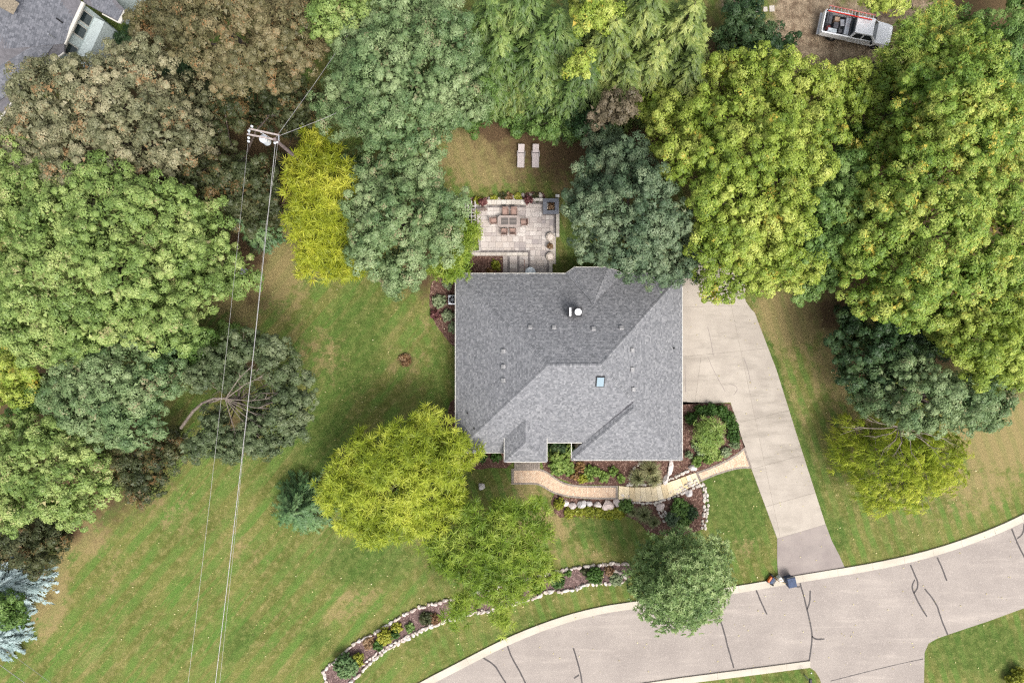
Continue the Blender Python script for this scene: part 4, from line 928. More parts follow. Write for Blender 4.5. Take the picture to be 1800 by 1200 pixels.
rock_row('long pale fieldstone row on the road side of the island bed', W2([(616,1200),(627,1189),(650,1165),(675,1143),(700,1130),(734,1111),(778,1092),(831,1077),(877,1069),(902,1061),(933,1052),(961,1039),(996,1039),(1036,1025),(1070,1025),(1100,1020)]), .46)
rock_row('inner fieldstone row along the road side of the island bed', W2([(640,1166),(670,1141),(700,1126),(740,1105),(790,1086),(850,1071)]), .34)
rock_row('short pale stone row closing the end of the island bed', W2([(569,1182),(573,1196),(578,1212)]), .5)
rock_row('pale stone cluster at the driveway end of the island bed', W2([(1080,1003),(1092,1006),(1100,1014)]), .45)
rock_row('cobble edging below the limestone steps', W2([(1092,880),(1120,884),(1150,884),(1180,875),(1205,864),(1230,852)]), .36, CM, 'cobble_edging', 'cobble edging', 3, 1, 'cobble')
rock_row('cobble edging curving beside the lawn right of the steps', W2([(1232,852),(1238,870),(1239,890),(1236,910),(1233,930)]), .34, CM, 'cobble_edging', 'cobble edging', 2, 1, 'cobble')
rock_row('cobble edging above the limestone steps', W2([(1102,852),(1112,850),(1150,852),(1172,844),(1190,836),(1212,826)]), .36, CM, 'cobble_edging', 'cobble edging', 1, 1, 'cobble')
rock_row('cobble channel running down through the rock garden', W2([(1150,885),(1158,900),(1168,915)]), .28, CM, 'cobble_edging', 'cobble edging', 3, 1, 'cobble')
rock_row('ring of white cobbles around the ornamental grasses', W2([(1133,811),(1122,815),(1112,826),(1108,838),(1106,850)]), .3, CM, 'cobble_edging', 'cobble edging', 1, 1, 'cobble')
def boulder(px, py, w, h, rz, lab, k, grp=None, mesh=None):
    o = link('boulder', (mesh or BM_)[k % 5], None, (*P(px, py)[:2], w * .05 * .22), (0, 0, R(rz))); o.scale = (w * .05 * 1.38, h * .05 * 1.38, min(w, h) * .05 * 1.3); tag(o, lab, 'boulder', grp)
G1 = 'boulders below the brick walk'
for a_ in ((994,884,10,9,0,'small pink boulder first in the row beside the round green shrub',0,G1),(1005.5,889,13,10,10,'rounded pale boulder second in the row below the walk',1,G1),(1022,885,16,11,15,'wide grey boulder third in the row below the walk',2,G1),(1036,884.5,11,9,0,'small pale boulder in the middle of the row below the walk',3,G1),
    (1050,885.5,13,12,0,'round pinkish boulder fifth in the row below the walk',4,G1),(1067.5,888,18,15,-20,'largest craggy grey boulder in the row below the walk',5,G1),(1084,884,11,13,20,'reddish boulder at the step end of the row below the walk',1,G1),
    (847,854,12,11,0,'lone round pinkish boulder on the front lawn by the lime green tree',3),(1217,820,13,13,0,'large pale boulder at the top of the limestone steps',4),(1170,842,9,16,-15,'tall grey boulder between the grasses and the steps',2),(1178,822,8,22,-8,'long narrow pale stone against the garage wall bed',0),(1160,890,14,9,30,'flat grey stone slab below the steps',5),(1210,866,12,10,20,'grey angular stone beside the steps in the cobbles',2)):
    boulder(*a_)
G2 = 'stones behind the patio wall'
for i, (px, py, s_, lab) in enumerate(((860,350,6,'pale stone behind the patio wall nearest the trellis'),(876,350,7,'pale stone second from the trellis behind the patio wall'),(889.5,350.5,5,'smallest pale stone behind the patio wall'),(903,349,8,'widest pale stone midway along the patio wall'),(919.5,343,5.5,'pale stone just beside the maroon planter'),(934,344,7,'pale stone between the maroon planter and the slate planter'),(949.5,344,8,'pale stone nearest the slate planter'))):
    boulder(px, py, s_, s_ * 1.1, 20 * i, lab, i, G2, RM)
# ---------------------------------------------------------------- foliage
def leaf_mat(name, cols, accent=None, acc_lo=.66, trans=.25, rough=.45, acc_scale=.55, patch=.3, spec=.25):
    """cols: dark to light albedo; each leaf and each spray of leaves differs, accent colours come in patches"""
    t = NT(name); v, p = t.attr('v'), t.attr('p'); cr = t.n('ValToRGB'); e = cr.color_ramp.elements
    e[0].color = (*cols[0], 1); e[1].color = (*cols[-1], 1)
    for i, c in enumerate(cols[1:-1]): q = e.new((i + 1) / (len(cols) - 1)); q.color = (*c, 1)
    s = t.math('ADD', t.math('MULTIPLY', v, .28), t.math('MULTIPLY', p, .38)); s = t.math('ADD', s, t.math('MULTIPLY', t.noise(patch, 3, .6, lo=.36, hi=.64), .38)); t.l(s, cr.inputs[0])
    c = cr.outputs[0]
    if accent:
        f = t.math('ADD', t.noise(acc_scale, 3, .6), t.math('MULTIPLY', t.math('SUBTRACT', v, .5), .25)); f = t.math('ADD', f, t.math('MULTIPLY', t.math('SUBTRACT', p, .5), .15))
        c = t.mix(t.ramp(f, acc_lo - .06, acc_lo + .06), c, accent)
    return t.done(c, rough, None, 0, spec, trans)
def nrmz(a): return a / np.maximum(1e-9, np.linalg.norm(a, axis=-1, keepdims=True))
def quads_from(center, nor, size, aspect=1.0, tan=None):
    """diamond shaped leaf faces"""
    n = len(center)
    if tan is None: tan = RNG.normal(size=(n, 3))
    nor = nrmz(nor); tan = nrmz(tan - (tan * nor).sum(1, keepdims=True) * nor); bit = np.cross(nor, tan)
    h = size[:, None] / 2
    a = center - tan * h * .8 - bit * h * .75; b = center - tan * h * .8 + bit * h * .75; c = center + tan * h * 1.05
    return np.stack([a, b, c], 1).reshape(-1, 3)
def blob_world(blobs, H, low=.55, squash=.8):
    """picture blobs (x, y, r in photo pixels) to ellipsoids standing in the place"""
    cx = np.average([b[0] for b in blobs], weights=[b[2] ** 2 for b in blobs]); cy = np.average([b[1] for b in blobs], weights=[b[2] ** 2 for b in blobs])
    out = []
    dm = max(1, max(math.hypot(b[0] - cx, b[1] - cy) for b in blobs))
    for b in blobs:
        d = math.hypot(b[0] - cx, b[1] - cy) / dm
        hz = (b[3] if len(b) > 3 else 1.0) * H
        rm = b[2] * .93 * .05 * (CAMH - hz * .7) / CAMH
        zt = hz * (1 - (1 - low) * .75 * d * d); rz = min(rm * squash, zt * .46); zc = zt - rz
        x, y, _ = P(b[0], b[1], zc); out.append((x, y, zc, rm, rz))
    return np.array(out), P(cx, cy, H * .6)
def shell(E, spacing, zmin=-.45, skirt=1.0, noise=.35):
    pts, nors = [], []
    for i, (x, y, z, r, rz) in enumerate(E):
        n = int(4 * math.pi * r * r / spacing ** 2 * .72); 
        if n < 3: n = 3
        k = np.arange(n) + .5; zz = 1 - (1 - zmin) * k / n; th = k * 2.39996 + RNG.uniform(0, 6)
        rr = np.sqrt(np.maximum(0, 1 - zz ** 2)); d = np.stack([rr * np.cos(th), rr * np.sin(th), zz], 1); d = nrmz(d + RNG.normal(size=d.shape) * .5 * spacing / r)
        # lumpy outline
        ph = RNG.uniform(0, 6, 4); az = np.arctan2(d[:, 1], d[:, 0]); lump = 1 + .07 * np.sin(3 * az + ph[0]) + .05 * np.sin(7 * az + ph[1] + 3 * d[:, 2]) + .04 * np.sin(5 * d[:, 2] * 3 + ph[2] + 2 * az)
        lump = lump * (1 + RNG.normal(size=len(d)) * noise * spacing / r * .5)
        p = np.array([x, y, z]) + d * np.array([r, r, rz]) * lump[:, None]
        keep = np.ones(len(p), bool)
        for j, (x2, y2, z2, r2, rz2) in enumerate(E):
            if j != i: keep &= (((p - [x2, y2, z2]) / [r2, r2, rz2]) ** 2).sum(1) > .80
        keep &= p[:, 2] > .4
        nn = nrmz(d / np.array([r, r, rz])); pts.append(p[keep]); nors.append(nn[keep])
    return np.concatenate(pts), np.concatenate(nors)
def lobes(E, sp, rr=.62):
    """break the big masses of a crown into boughs"""
    sp = min(sp, E[:, 3].mean() * 1.15)
    C, N = shell(E, sp, -.3, noise=.3); r = sp * rr * RNG.uniform(.7, 1.3, len(C)); C = C - N * (r * .95)[:, None]; C[:, 2] = np.maximum(C[:, 2], r * .6)
    return np.concatenate([np.stack([E[:, 0], E[:, 1], E[:, 2], E[:, 3] * .74, E[:, 4] * .7], 1), np.stack([C[:, 0], C[:, 1], C[:, 2], r, r * .8], 1)])
def crown_maple(E, sp=.9, m=140, s=.15, holes=.05, flat=.85, core=True, zmin=-.4, pr=.5, up=.6, jit=.22, bough=3.7):
    if bough: E = lobes(E, bough)
    C, N = shell(E, sp, zmin); keep = RNG.random(len(C)) > holes; C, N = C[keep], N[keep]; K = len(C); C = C + N * RNG.uniform(-.5, .3, (K, 1)) * sp
    N2 = nrmz(N + np.array([0, 0, up])); R_ = sp * pr * RNG.uniform(.5, 1.5, K); pr_ = RNG.random(K)
    D = nrmz(N2[:, None] * .8 + RNG.normal(size=(K, m, 3)) * .58)
    pos = C[:, None] + D * (R_[:, None] * RNG.uniform(.7, 1.08, (K, m)))[..., None] * np.array([1, 1, flat])
    nor = D + RNG.normal(size=D.shape) * jit + np.array([0, 0, .25])
    co = quads_from(pos.reshape(-1, 3), nor.reshape(-1, 3), s * RNG.uniform(.7, 1.35, K * m)); v = RNG.random(K * m); p = np.repeat(pr_, m)
    if core:
        k2 = K * 18; i = RNG.integers(0, K, k2); pos2 = C[i] - N[i] * RNG.uniform(.5, .95, (k2, 1)) * sp + RNG.normal(size=(k2, 3)) * sp * .3
        co2 = quads_from(pos2, N[i] + RNG.normal(size=(k2, 3)) * .5, s * 2.3 * RNG.uniform(.8, 1.3, k2)); co = np.concatenate([co, co2]); v = np.concatenate([v, RNG.random(k2)]); p = np.concatenate([p, pr_[i]])
    return co, v, p
def fronds(C, N, m, Lf, w, droop=.35, flatten=.5, segs=1, spread=1.0):
    """star sprays: m narrow fronds round each centre"""
    K = len(C); az = (np.arange(m)[None] * 2 * math.pi / m + RNG.uniform(0, 6, (K, 1)) + RNG.normal(size=(K, m)) * .25)
    T = nrmz(np.cross(N, np.array([.3, .2, 1.0]))+1e-6); B = np.cross(N, T)
    el = RNG.uniform(.05, .9, (K, m))
    D = (T[:, None] * np.cos(az)[..., None] + B[:, None] * np.sin(az)[..., None]) * np.cos(el)[..., None] * spread + N[:, None] * np.sin(el)[..., None]
    D = nrmz(D + np.array([0, 0, .1])); Ln = Lf * RNG.uniform(.6, 1.25, (K, m)); cos, vs = [], []
    side = nrmz(np.cross(D, np.array([0, 0, 1.0])) + RNG.normal(size=D.shape) * .35)
    p0 = C[:, None] + D * .05
    qs = []
    for k in range(segs):
        t0, t1 = k / segs, (k + 1) / segs
        a = p0 + D * (Ln * t0)[..., None] - np.array([0, 0, 1]) * (droop * Ln * t0 ** 2)[..., None]; b = p0 + D * (Ln * t1)[..., None] - np.array([0, 0, 1]) * (droop * Ln * t1 ** 2)[..., None]
        w0 = w * .9; w1 = w * (.35 if k == segs - 1 else 1.0)
        qs.append(np.stack([a - side * w0 / 2, a + side * w0 / 2, b + side * w1 / 2, b - side * w1 / 2], 2))
    Q = np.concatenate(qs, 1); return Q.reshape(-1, 3), Q.shape[1]      # four corners per piece
def crown_locust(E, sp=.62, m=22, Lf=.5, w=.07, holes=.15, droop=.3, inner=3, bough=2.3):
    if bough: E = lobes(E, bough)
    C, N = shell(E, sp, -.4, noise=.7); keep = RNG.random(len(C)) > holes; C, N = C[keep], N[keep]; K = len(C); N2 = nrmz(N + np.array([0, 0, .6])); C = C + N * RNG.normal(size=(K, 1)) * .18
    co, per = fronds(C, N2, m, Lf, w, droop); pr_ = RNG.random(K); p = np.repeat(pr_, per); v = RNG.random(len(p))
    k2 = K * inner; i = RNG.integers(0, K, k2); C2 = C[i] - N[i] * RNG.uniform(.3, 1.1, (k2, 1)) + RNG.normal(size=(k2, 3)) * .25
    co2, per2 = fronds(C2, N2[i], 5, Lf, w * 1.2, droop); p2 = np.repeat(pr_[i], per2)
    return np.concatenate([co, co2]), np.concatenate([v, RNG.random(len(p2))]), np.concatenate([p, p2])
def crown_conifer(x, y, H, Rr, whorl=.34, nb=9, droop=.35, tw=.42, tww=.085, curve=.9, dens=1.0):
    cos, ps, vs = [], [], []
    z = max(.35, H * .06)
    az_, z_, l_ = [], [], []
    while z < H * .985:
        t = z / H; L_ = Rr * (1 - t) ** curve * RNG.uniform(.85, 1.1); n = max(4, int(nb * (.6 + .4 * (1 - t))))
        for k in range(n): az_.append(k * 2 * math.pi / n + RNG.uniform(-.35, .35) + z * 3); z_.append(z + RNG.uniform(-.12, .12)); l_.append(max(.18, L_ * RNG.uniform(.75, 1.15)))
        z += whorl
    az, z0, L_ = np.array(az_), np.array(z_), np.array(l_); K = len(az); m = int(30 * dens)
    t = np.sqrt(RNG.random((K, m))) ; t = .12 + .88 * t
    d = np.stack([np.cos(az), np.sin(az), np.zeros(K)], 1); s = np.stack([-np.sin(az), np.cos(az), np.zeros(K)], 1)
    base = np.stack([np.full(K, x), np.full(K, y), z0], 1)
    rise = .25 * L_
    P_ = base[:, None] + d[:, None] * (L_[:, None] * t)[..., None]; P_[..., 2] += (rise[:, None] * t - (droop + .25) * L_[:, None] * t ** 2)
    sg = np.where(RNG.random((K, m)) < .5, -1, 1); ang = RNG.uniform(.3, 1.15, (K, m)); tl = tw * (1.15 - t * .55) * RNG.uniform(.7, 1.3, (K, m)) * np.clip(L_[:, None] / 1.6, .45, 1.2)
    D = d[:, None] * np.cos(ang)[..., None] + s[:, None] * (np.sin(ang) * sg)[..., None]; D[..., 2] -= .25 + .25 * t; D = nrmz(D)
    side = nrmz(np.cross(D, np.array([0, 0, 1.0])) + RNG.normal(size=D.shape) * .25)
    e = P_ + D * tl[..., None]; w0, w1 = tww, tww * .3
    Q = np.stack([P_ - side * w0 / 2, P_ + side * w0 / 2, e + side * w1 / 2, e - side * w1 / 2], 2)
    return Q.reshape(-1, 3), RNG.random(K * m), np.repeat(RNG.random(K), m)
def leaf_object(name, co, v, p, mat, parent=None, origin=None):
    if origin is not None: co = co - np.array(origin)
    q = np.arange(len(co)).reshape(len(v), -1); me = np_mesh(name, co, q, mat, {'v': v, 'p': p}); o = link(name, me, parent)
    if parent is None and origin is not None: o.location = origin
    return o
M_bark = simple('bark', (.13, .10, .085), .95, var=.25, scale=5, bump=.03); M_bark2 = simple('pale_bark', (.22, .18, .15), .9, var=.2, scale=5, bump=.02)
def trunk_mesh(base, tips, r0, crown, fork=.45, mat=None, twigs=0, twig_len=1.6):
    """base ground point, tips = limb ends"""
    m = MB(); b = Vector(base); c = Vector(crown); f = b.lerp(c, fork); f.x += random.uniform(-.2, .2)
    m.tube([b + Vector((0, 0, -.1)), b.lerp(f, .1) , b.lerp(f, .55), f], [r0 * 1.35, r0, r0 * .85, r0 * .72], 8)
    for t in tips:
        t = Vector(t); md = f.lerp(t, .5) + Vector((random.uniform(-.4, .4), random.uniform(-.4, .4), random.uniform(.2, .9))); pts = [f, f.lerp(md, .5), md, md.lerp(t, .6), t]
        m.tube(pts, [r0 * .5, r0 * .42, r0 * .3, r0 * .17, r0 * .05], 6)
        for k in range(twigs):
            s = pts[random.choice((2, 3, 3))]; e = s + Vector((random.gauss(0, 1), random.gauss(0, 1), random.uniform(0, .6))).normalized() * twig_len * random.uniform(.5, 1.1) + (t - f).normalized() * .8
            mid = s.lerp(e, .5) + Vector((random.uniform(-.15, .15),) * 3); m.tube([s, mid, e], [r0 * .14, r0 * .09, r0 * .03], 4)
    return m
NQ = [0]
def tree(name, lab, cat, blobs, H, mat, kind='maple', grp=None, low=.3, squash=.95, bare=0, trunk_r=None, limb_mat=None, twigs=0, base=None, **kw):
    E, c = blob_world(blobs, H, low, squash)
    gx, gy = (c[0], c[1]) if base is None else P(*base)[:2]
    top = empty(name, (gx, gy, 0)); tag(top, lab, cat, grp)
    co, v, p = (crown_maple if kind == 'maple' else crown_locust)(E, **kw)
    o = leaf_object('crown', co, v, p, mat, top, (gx, gy, 0)); NQ[0] += len(v)
    r0 = trunk_r or .022 * H + .05
    tips = [(e[0] - gx, e[1] - gy, e[2] + e[4] * .35) for e in E]
    trunk_mesh((0, 0, 0), tips, r0, (c[0] - gx, c[1] - gy, H * .6), twigs=twigs).build('trunk', limb_mat or M_bark, top)
    return top
def conifer(name, lab, cat, px, py, H, rpx, mat, grp=None, **kw):
    x, y, _ = P(px, py, H)      # the tip stands here in the photograph
    top = empty(name, (x, y, 0)); tag(top, lab, cat, grp); co, v, p = crown_conifer(0, 0, H, rpx * .05 * .93, **kw); leaf_object('crown', co, v, p, mat, top); NQ[0] += len(v)
    MB().tube([(0, 0, -.1), (0, 0, H * .5), (0, 0, H * .97)], [.2, .12, .02], 7).build('trunk', M_bark, top); return top
# species (albedo dark -> light)
L_olive = leaf_mat('olive_brown_leaves', [(.075, .085, .04), (.195, .195, .105), (.38, .34, .21)], (0.295, 0.180, 0.084), .70)
L_olive2 = leaf_mat('brown_leaves', [(0.061, 0.066, 0.028), (0.150, 0.135, 0.063), (0.274, 0.221, 0.120)], (0.260, 0.150, 0.063), .68)
L_grey = leaf_mat('grey_green_leaves', [(.05, .105, .038), (.15, .22, .088), (.31, .38, .185)], (0.264, 0.235, 0.129), .72)
L_mid = leaf_mat('mid_green_leaves', [(.04, .09, .02), (.115, .20, .045), (.26, .36, .11)], None)
L_light = leaf_mat('light_green_leaves', [(.075, .135, .03), (.20, .285, .075), (.41, .47, .165)], (0.370, 0.332, 0.158), .72)
L_yel = leaf_mat('yellow_green_leaves', [(.075, .14, .018), (.24, .315, .045), (.50, .53, .13)], (0.493, 0.368, 0.060), .74)
L_yel2 = leaf_mat('gold_tinged_leaves', [(.06, .13, .02), (.195, .29, .045), (.47, .50, .12)], (0.491, 0.405, 0.067), .70, acc_scale=.8)
L_blue = leaf_mat('blue_green_leaves', [(.038, .075, .038), (.10, .15, .078), (.225, .275, .155)], (0.192, 0.211, 0.105), .74)
L_oak = leaf_mat('dull_oak_leaves', [(0.039, 0.058, 0.024), (0.095, 0.128, 0.056), (0.191, 0.220, 0.114)], None)
L_dark = leaf_mat('dark_green_leaves', [(0.015, 0.038, 0.015), (0.038, 0.076, 0.028), (0.086, 0.134, 0.047)], None)
L_darko = leaf_mat('dark_olive_leaves', [(0.026, 0.036, 0.014), (0.061, 0.075, 0.030), (0.123, 0.123, 0.055)], (0.152, 0.095, 0.037), .66)
L_loc = leaf_mat('lime_fronds', [(.085, .135, .012), (.28, .345, .03), (.56, .58, .09)], None, trans=.4)
L_loc2 = leaf_mat('green_lime_fronds', [(.06, .12, .012), (.19, .28, .03), (.42, .48, .09)], None, trans=.4)
L_loc3 = leaf_mat('golden_fronds', [(.11, .155, .012), (.34, .38, .03), (.64, .62, .09)], None, trans=.4)
L_hem = leaf_mat('hemlock_needles', [(.028, .06, .015), (.10, .165, .038), (.27, .34, .095)], None, trans=.2)
L_hem2 = leaf_mat('yellow_hemlock_needles', [(.038, .07, .016), (.15, .205, .045), (.38, .41, .12)], None, trans=.2)
L_pine = leaf_mat('pine_needles', [(.03, .085, .026), (.095, .17, .06), (.20, .29, .115)], None, trans=.15)
L_spr = leaf_mat('blue_spruce_needles', [(.10, .155, .145), (.25, .335, .325), (.46, .55, .545)], None, trans=.1)
L_cop = leaf_mat('copper_leaves', [(.05, .042, .025), (.14, .115, .07), (.29, .235, .16)], None)
L_round = leaf_mat('fresh_green_leaves', [(.05, .10, .03), (.15, .23, .07), (.33, .40, .17)], None)
def T_(*a, **k): return tree(*a, **k)
T_('maple_tree', 'big olive brown maple hiding the corner of the neighbouring roof', 'tree', [(110,185,95),(60,250,65),(232,150,74),(265,230,92),(160,260,95),(190,190,90),(120,135,42),(325,200,50),(330,270,45),(90,300,50),(215,310,50)], 14, L_olive)
T_('maple_tree', 'brown tinged maple at the top edge right of the neighbouring house', 'tree', [(328,20,54),(360,60,60),(410,30,80),(470,80,75),(420,110,55),(520,90,50),(520,30,65),(280,50,26),(345,5,60)], 14, L_olive2)
T_('maple_tree', 'dull dark green understorey tree left of the utility pole', 'tree', [(400,195,45,.8),(365,250,45,.8),(395,330,50),(445,310,35),(430,360,35),(340,320,35),(460,350,25),(390,375,35),(350,170,40,.7),(500,180,32,.6)], 9, L_darko, holes=.12)
T_('maple_tree', 'mid green maple at the top edge between the brown maple and the big grey one', 'tree', [(590,5,45),(565,35,32),(610,30,30),(540,10,35)], 13, L_light)
T_('maple_tree', 'largest grey green maple with a dense rounded crown behind the patio lawn', 'tree', [(705,60,75),(640,90,65),(625,150,60),(690,150,90),(770,110,70),(800,170,60),(740,200,75),(685,212,50),(640,185,45),(760,40,60),(612,195,34),(820,110,45)], 14, L_grey)
T_('maple_tree', 'dark green low tree at the foot of the big grey maple by the lawn', 'tree', [(845,165,25),(835,215,20),(855,140,22)], 7, L_mid)
T_('maple_tree', 'smaller grey green maple beside the patio trellis', 'tree', [(675,314,42),(730,318,46),(770,370,48),(700,380,65),(660,430,48),(720,450,52),(645,360,35),(770,420,45),(690,480,30),(625,300,28)], 11, L_grey)
T_('maple_tree', 'fresh green narrow tree overhanging the corner of the patio mulch bed', 'tree', [(815,415,24),(800,445,28),(825,400,15),(795,475,20),(775,470,24)], 6.5, L_loc2, kind='locust', Lf=.34, sp=.5, m=14)
T_('locust_tree', 'golden yellow locust between the power wires and the grey maple', 'tree', [(562,258,32),(535,292,30),(590,298,30),(520,330,18),(560,335,28),(605,335,22),(532,378,28),(578,378,30),(555,425,34),(605,430,32),(545,462,28),(592,468,26),(632,440,20),(620,472,16)], 9, L_loc3, kind='locust')
T_('maple_tree', 'broadest light green maple filling the left edge', 'tree', [(70,350,70),(30,420,75),(130,400,85),(220,390,75),(210,480,95),(110,500,90),(300,430,75),(340,500,65),(270,560,60),(160,570,60),(50,560,65),(370,430,40),(360,380,35),(60,300,35),(180,340,50),(290,370,45),(80,610,32),(120,600,40),(395,500,22)], 15, L_light)
T_('maple_tree', 'grey green maple left of the oak with bare limbs', 'tree', [(130,660,48),(190,640,55),(250,640,50),(280,678,38),(215,700,58),(150,710,50),(215,750,40),(258,735,38),(120,700,35),(180,760,28),(320,640,28)], 12, L_grey)
T_('oak_tree', 'sparse dark oak with pale bare limbs under the power wires', 'tree', [(430,608,34),(478,622,34),(508,662,34),(518,706,32),(504,748,36),(460,772,36),(412,782,34),(372,765,28),(392,640,32),(355,665,28),(500,690,20),(485,740,20),(345,790,22),(428,655,18,.75),(448,740,18,.75),(402,665,16,.75),(378,728,16,.75),(455,700,14,.7)], 9.5, L_oak, holes=.12, m=90, core=True, sp=.72, twigs=8, limb_mat=M_bark2, base=(398,700), low=.75, trunk_r=.15)
oak = [o for o in bpy.data.objects if o.name.startswith('oak_tree')][0]; oo = Vector(oak.location); lm = MB()
def limb_point(*p): return tuple(Vector(P(*p)) - oo)
lm.tube([limb_point(318,752,4.5), limb_point(340,722,5.5), limb_point(356,708,6.2), limb_point(376,700,6.8), limb_point(398,700,7.2)], [.13, .12, .11, .09, .07], 8); lm.tube([limb_point(352,722,5.4), limb_point(366,708,6), limb_point(385,702,6.9)], [.09, .09, .07], 6)
for tgt, mid in (((474,655,8.6),(430,676,8)),((480,700,8.8),(440,704,8)),((474,735,8.8),(435,722,8)),((455,768,8.6),(425,738,8)),((420,778,8.2),(408,742,7.8)),((478,718,8.8),(445,716,8.2)),((445,640,8.4),(418,668,7.8)),((462,752,8.7),(428,729,8.1))):
    lm.tube([limb_point(396,701,7.2), limb_point(*mid), limb_point(*tgt)], [.042, .03, .01], 5)
    for k in range(3):
        a_, b_ = Vector(limb_point(*mid)), Vector(limb_point(*tgt)); s_ = a_.lerp(b_, random.uniform(.1, .7)); e_ = s_ + (b_ - a_) * .4 + Vector((random.uniform(-.6, .6), random.uniform(-.6, .6), .1)); lm.tube([s_, e_], [.025, .008], 4)
lm.build('limb', M_bark2, oak)
T_('understorey_tree', 'shaded dark green tree behind the utility pole', 'tree', [(475,165,26),(505,195,28),(540,175,22),(530,215,22),(455,205,24),(510,150,20)], 6, L_darko, holes=.15)
T_('maple_tree', 'mid green understorey tree between the light maple and the oak', 'tree', [(355,610,34),(330,590,30),(400,590,26),(300,610,25)], 8, L_mid, holes=.15)
T_('oak_tree', 'grey olive tree at the edge of the side lawn below the oak', 'tree', [(245,800,38),(285,800,30),(250,845,35),(225,830,25),(305,780,22),(275,850,22)], 7.5, L_darko, m=110)
T_('maple_tree', 'yellow green maple at the left edge above the blue spruces', 'tree', [(40,770,48),(100,770,40),(60,820,52),(130,820,50),(175,850,32),(100,870,48),(30,870,45),(170,810,30),(145,775,28),(190,780,15),(20,905,28),(130,895,25)], 11, L_light, holes=.1)
for b, H_, lb in (([(25,655,36),(45,680,28),(15,690,22),(5,630,20)], 10, 'bright yellow small maple cut by the left edge'), ):
    T_('maple_tree', lb, 'tree', b, H_, L_yel)
T_('maple_tree', 'dim green sapling between the yellow and the yellow green maples at the left', 'tree', [(65,700,28),(80,670,16),(45,715,20)], 7, L_mid)
T_('yew_shrub', 'dark olive low yew under the maple above the blue spruces', 'shrub', [(40,960,42),(85,950,32),(105,930,22),(20,985,32),(70,985,22)], 3.2, L_darko, s=.16, squash=.5)
E_sp = [('nearer the yew', 30, 1012, 4.6, 62), ('lower', 8, 1085, 5.2, 62)]
conifer('blue_spruce', 'silvery blue spruce at the left edge just below the dark yew', 'tree', -38, 1046, 5.0, 82, L_spr, nb=18, whorl=.2, tw=.3, tww=.1, droop=.2, dens=1.3, curve=.75)
conifer('blue_spruce', 'lower blue spruce at the left edge with a green shrub over it', 'tree', -60, 1138, 4.2, 74, L_spr, nb=18, whorl=.2, tw=.3, tww=.1, droop=.2, dens=1.3, curve=.75)
T_('maple_sapling', 'light green sapling growing in front of the lower blue spruce', 'tree', [(18,1075,25),(38,1085,16),(10,1055,22),(-10,1070,25)], 6, L_mid)
CON = [(862,-5,11,85,0,'leftmost hemlock beside the big grey maple'),(925,-40,13,100,0,'hemlock at the top edge left of the lime maple'),(985,20,12,90,0,'hemlock in the middle of the grove below the lime maple'),(880,60,10,80,0,'hemlock in the second row beside the grey maple'),(918,118,7,52,1,'small pale hemlock standing out at the grove edge'),
 (1085,30,12,90,1,'pale hemlock right of the lime maple'),(1150,-30,13,95,1,'yellowish hemlock at the top edge above the truck track'),(1225,0,12,90,1,'yellowish hemlock nearest the dark green bushes by the track'),(1160,75,10,85,1,'yellowish hemlock above the copper leaved shrub'),(1225,95,9,75,1,'low yellowish hemlock touching the gold maple'),
 (1030,95,10,85,0,'dark hemlock left of the copper leaved shrub'),(962,140,6.5,52,0,'low dark hemlock right behind the loungers'),(950,60,11,80,0,'hemlock directly under the lime maple'),(1110,110,9,70,1,'yellowish hemlock left of the copper leaved tree'),(1005,155,7,55,0,'low hemlock beside the dark blue green shrub'),(1045,-30,12,90,0,'hemlock behind the lime maple at the top edge'),(868,120,7,50,0,'low dark hemlock at the lawn corner by the grey maple')]
for px, py, H_, r_, k_, lb in CON: conifer('hemlock_tree', lb, 'tree', px, py, H_, r_, (L_hem, L_hem2)[k_], 'hemlocks in the grove behind the house', nb=12, whorl=.36, tw=.6, tww=.13, droop=.3, curve=.7)
T_('maple_tree', 'bright lime maple rising out of the hemlocks at the top edge', 'tree', [(1040,20,30),(1065,30,26),(1085,5,22),(1030,0,28)], 14.5, L_yel)
T_('maple_tree', 'lime green branch end of a small maple inside the hemlock grove', 'tree', [(1015,115,22),(985,95,18),(1030,130,16)], 11, L_yel)
T_('understorey_shrub', 'dark green shrubs along the grove edge beside the loungers', 'shrub', [(905,212,22),(945,222,20),(990,215,24),(1020,215,24),(975,228,14)], 3, L_mid, squash=.6)
T_('understorey_shrub', 'dark blue green shrub between the grove and the dark maple', 'shrub', [(1030,215,26),(1045,190,22),(1005,200,22)], 6, L_dark)
T_('copper_shrub', 'copper brown leaved tree between the hemlocks and the dark maple', 'tree', [(1085,185,28),(1060,205,22),(1105,195,16),(1050,225,12)], 9, L_cop, holes=.1, s=.17)
T_('maple_tree', 'dark blue green maple leaning over the north east corner of the roof', 'tree', [(1065,260,42),(1045,310,38),(1110,290,45),(1060,370,50),(1125,350,60),(1100,420,55),(1165,400,48),(1170,455,48),(1210,430,32),(1045,420,32),(1130,460,34),(1200,470,28),(1020,350,18),(1160,485,18)], 12.5, L_blue, sp=.8, m=110, s=.145)
T_('maple_tree', 'brightest yellow green maple with an orange patch above the driveway', 'tree', [(1185,225,45),(1160,190,35),(1240,215,40),(1300,215,55),(1370,215,55),(1430,230,45),(1270,280,55),(1350,290,70),(1420,290,40),(1250,340,40),(1310,350,60),(1380,360,50),(1280,410,52),(1340,430,52),(1290,470,42),(1380,470,42),(1240,430,25),(1420,440,40),(1350,495,22),(1200,280,28),(1255,490,18)], 13.5, L_yel)
T_('maple_tree', 'yellow green maple along the dirt track above the brightest maple', 'tree', [(1270,130,38),(1320,120,40),(1370,130,42),(1420,150,42),(1480,150,40),(1510,185,38),(1240,165,28),(1440,190,40),(1360,165,40),(1500,135,25),(1210,175,25)], 9.5, L_yel)
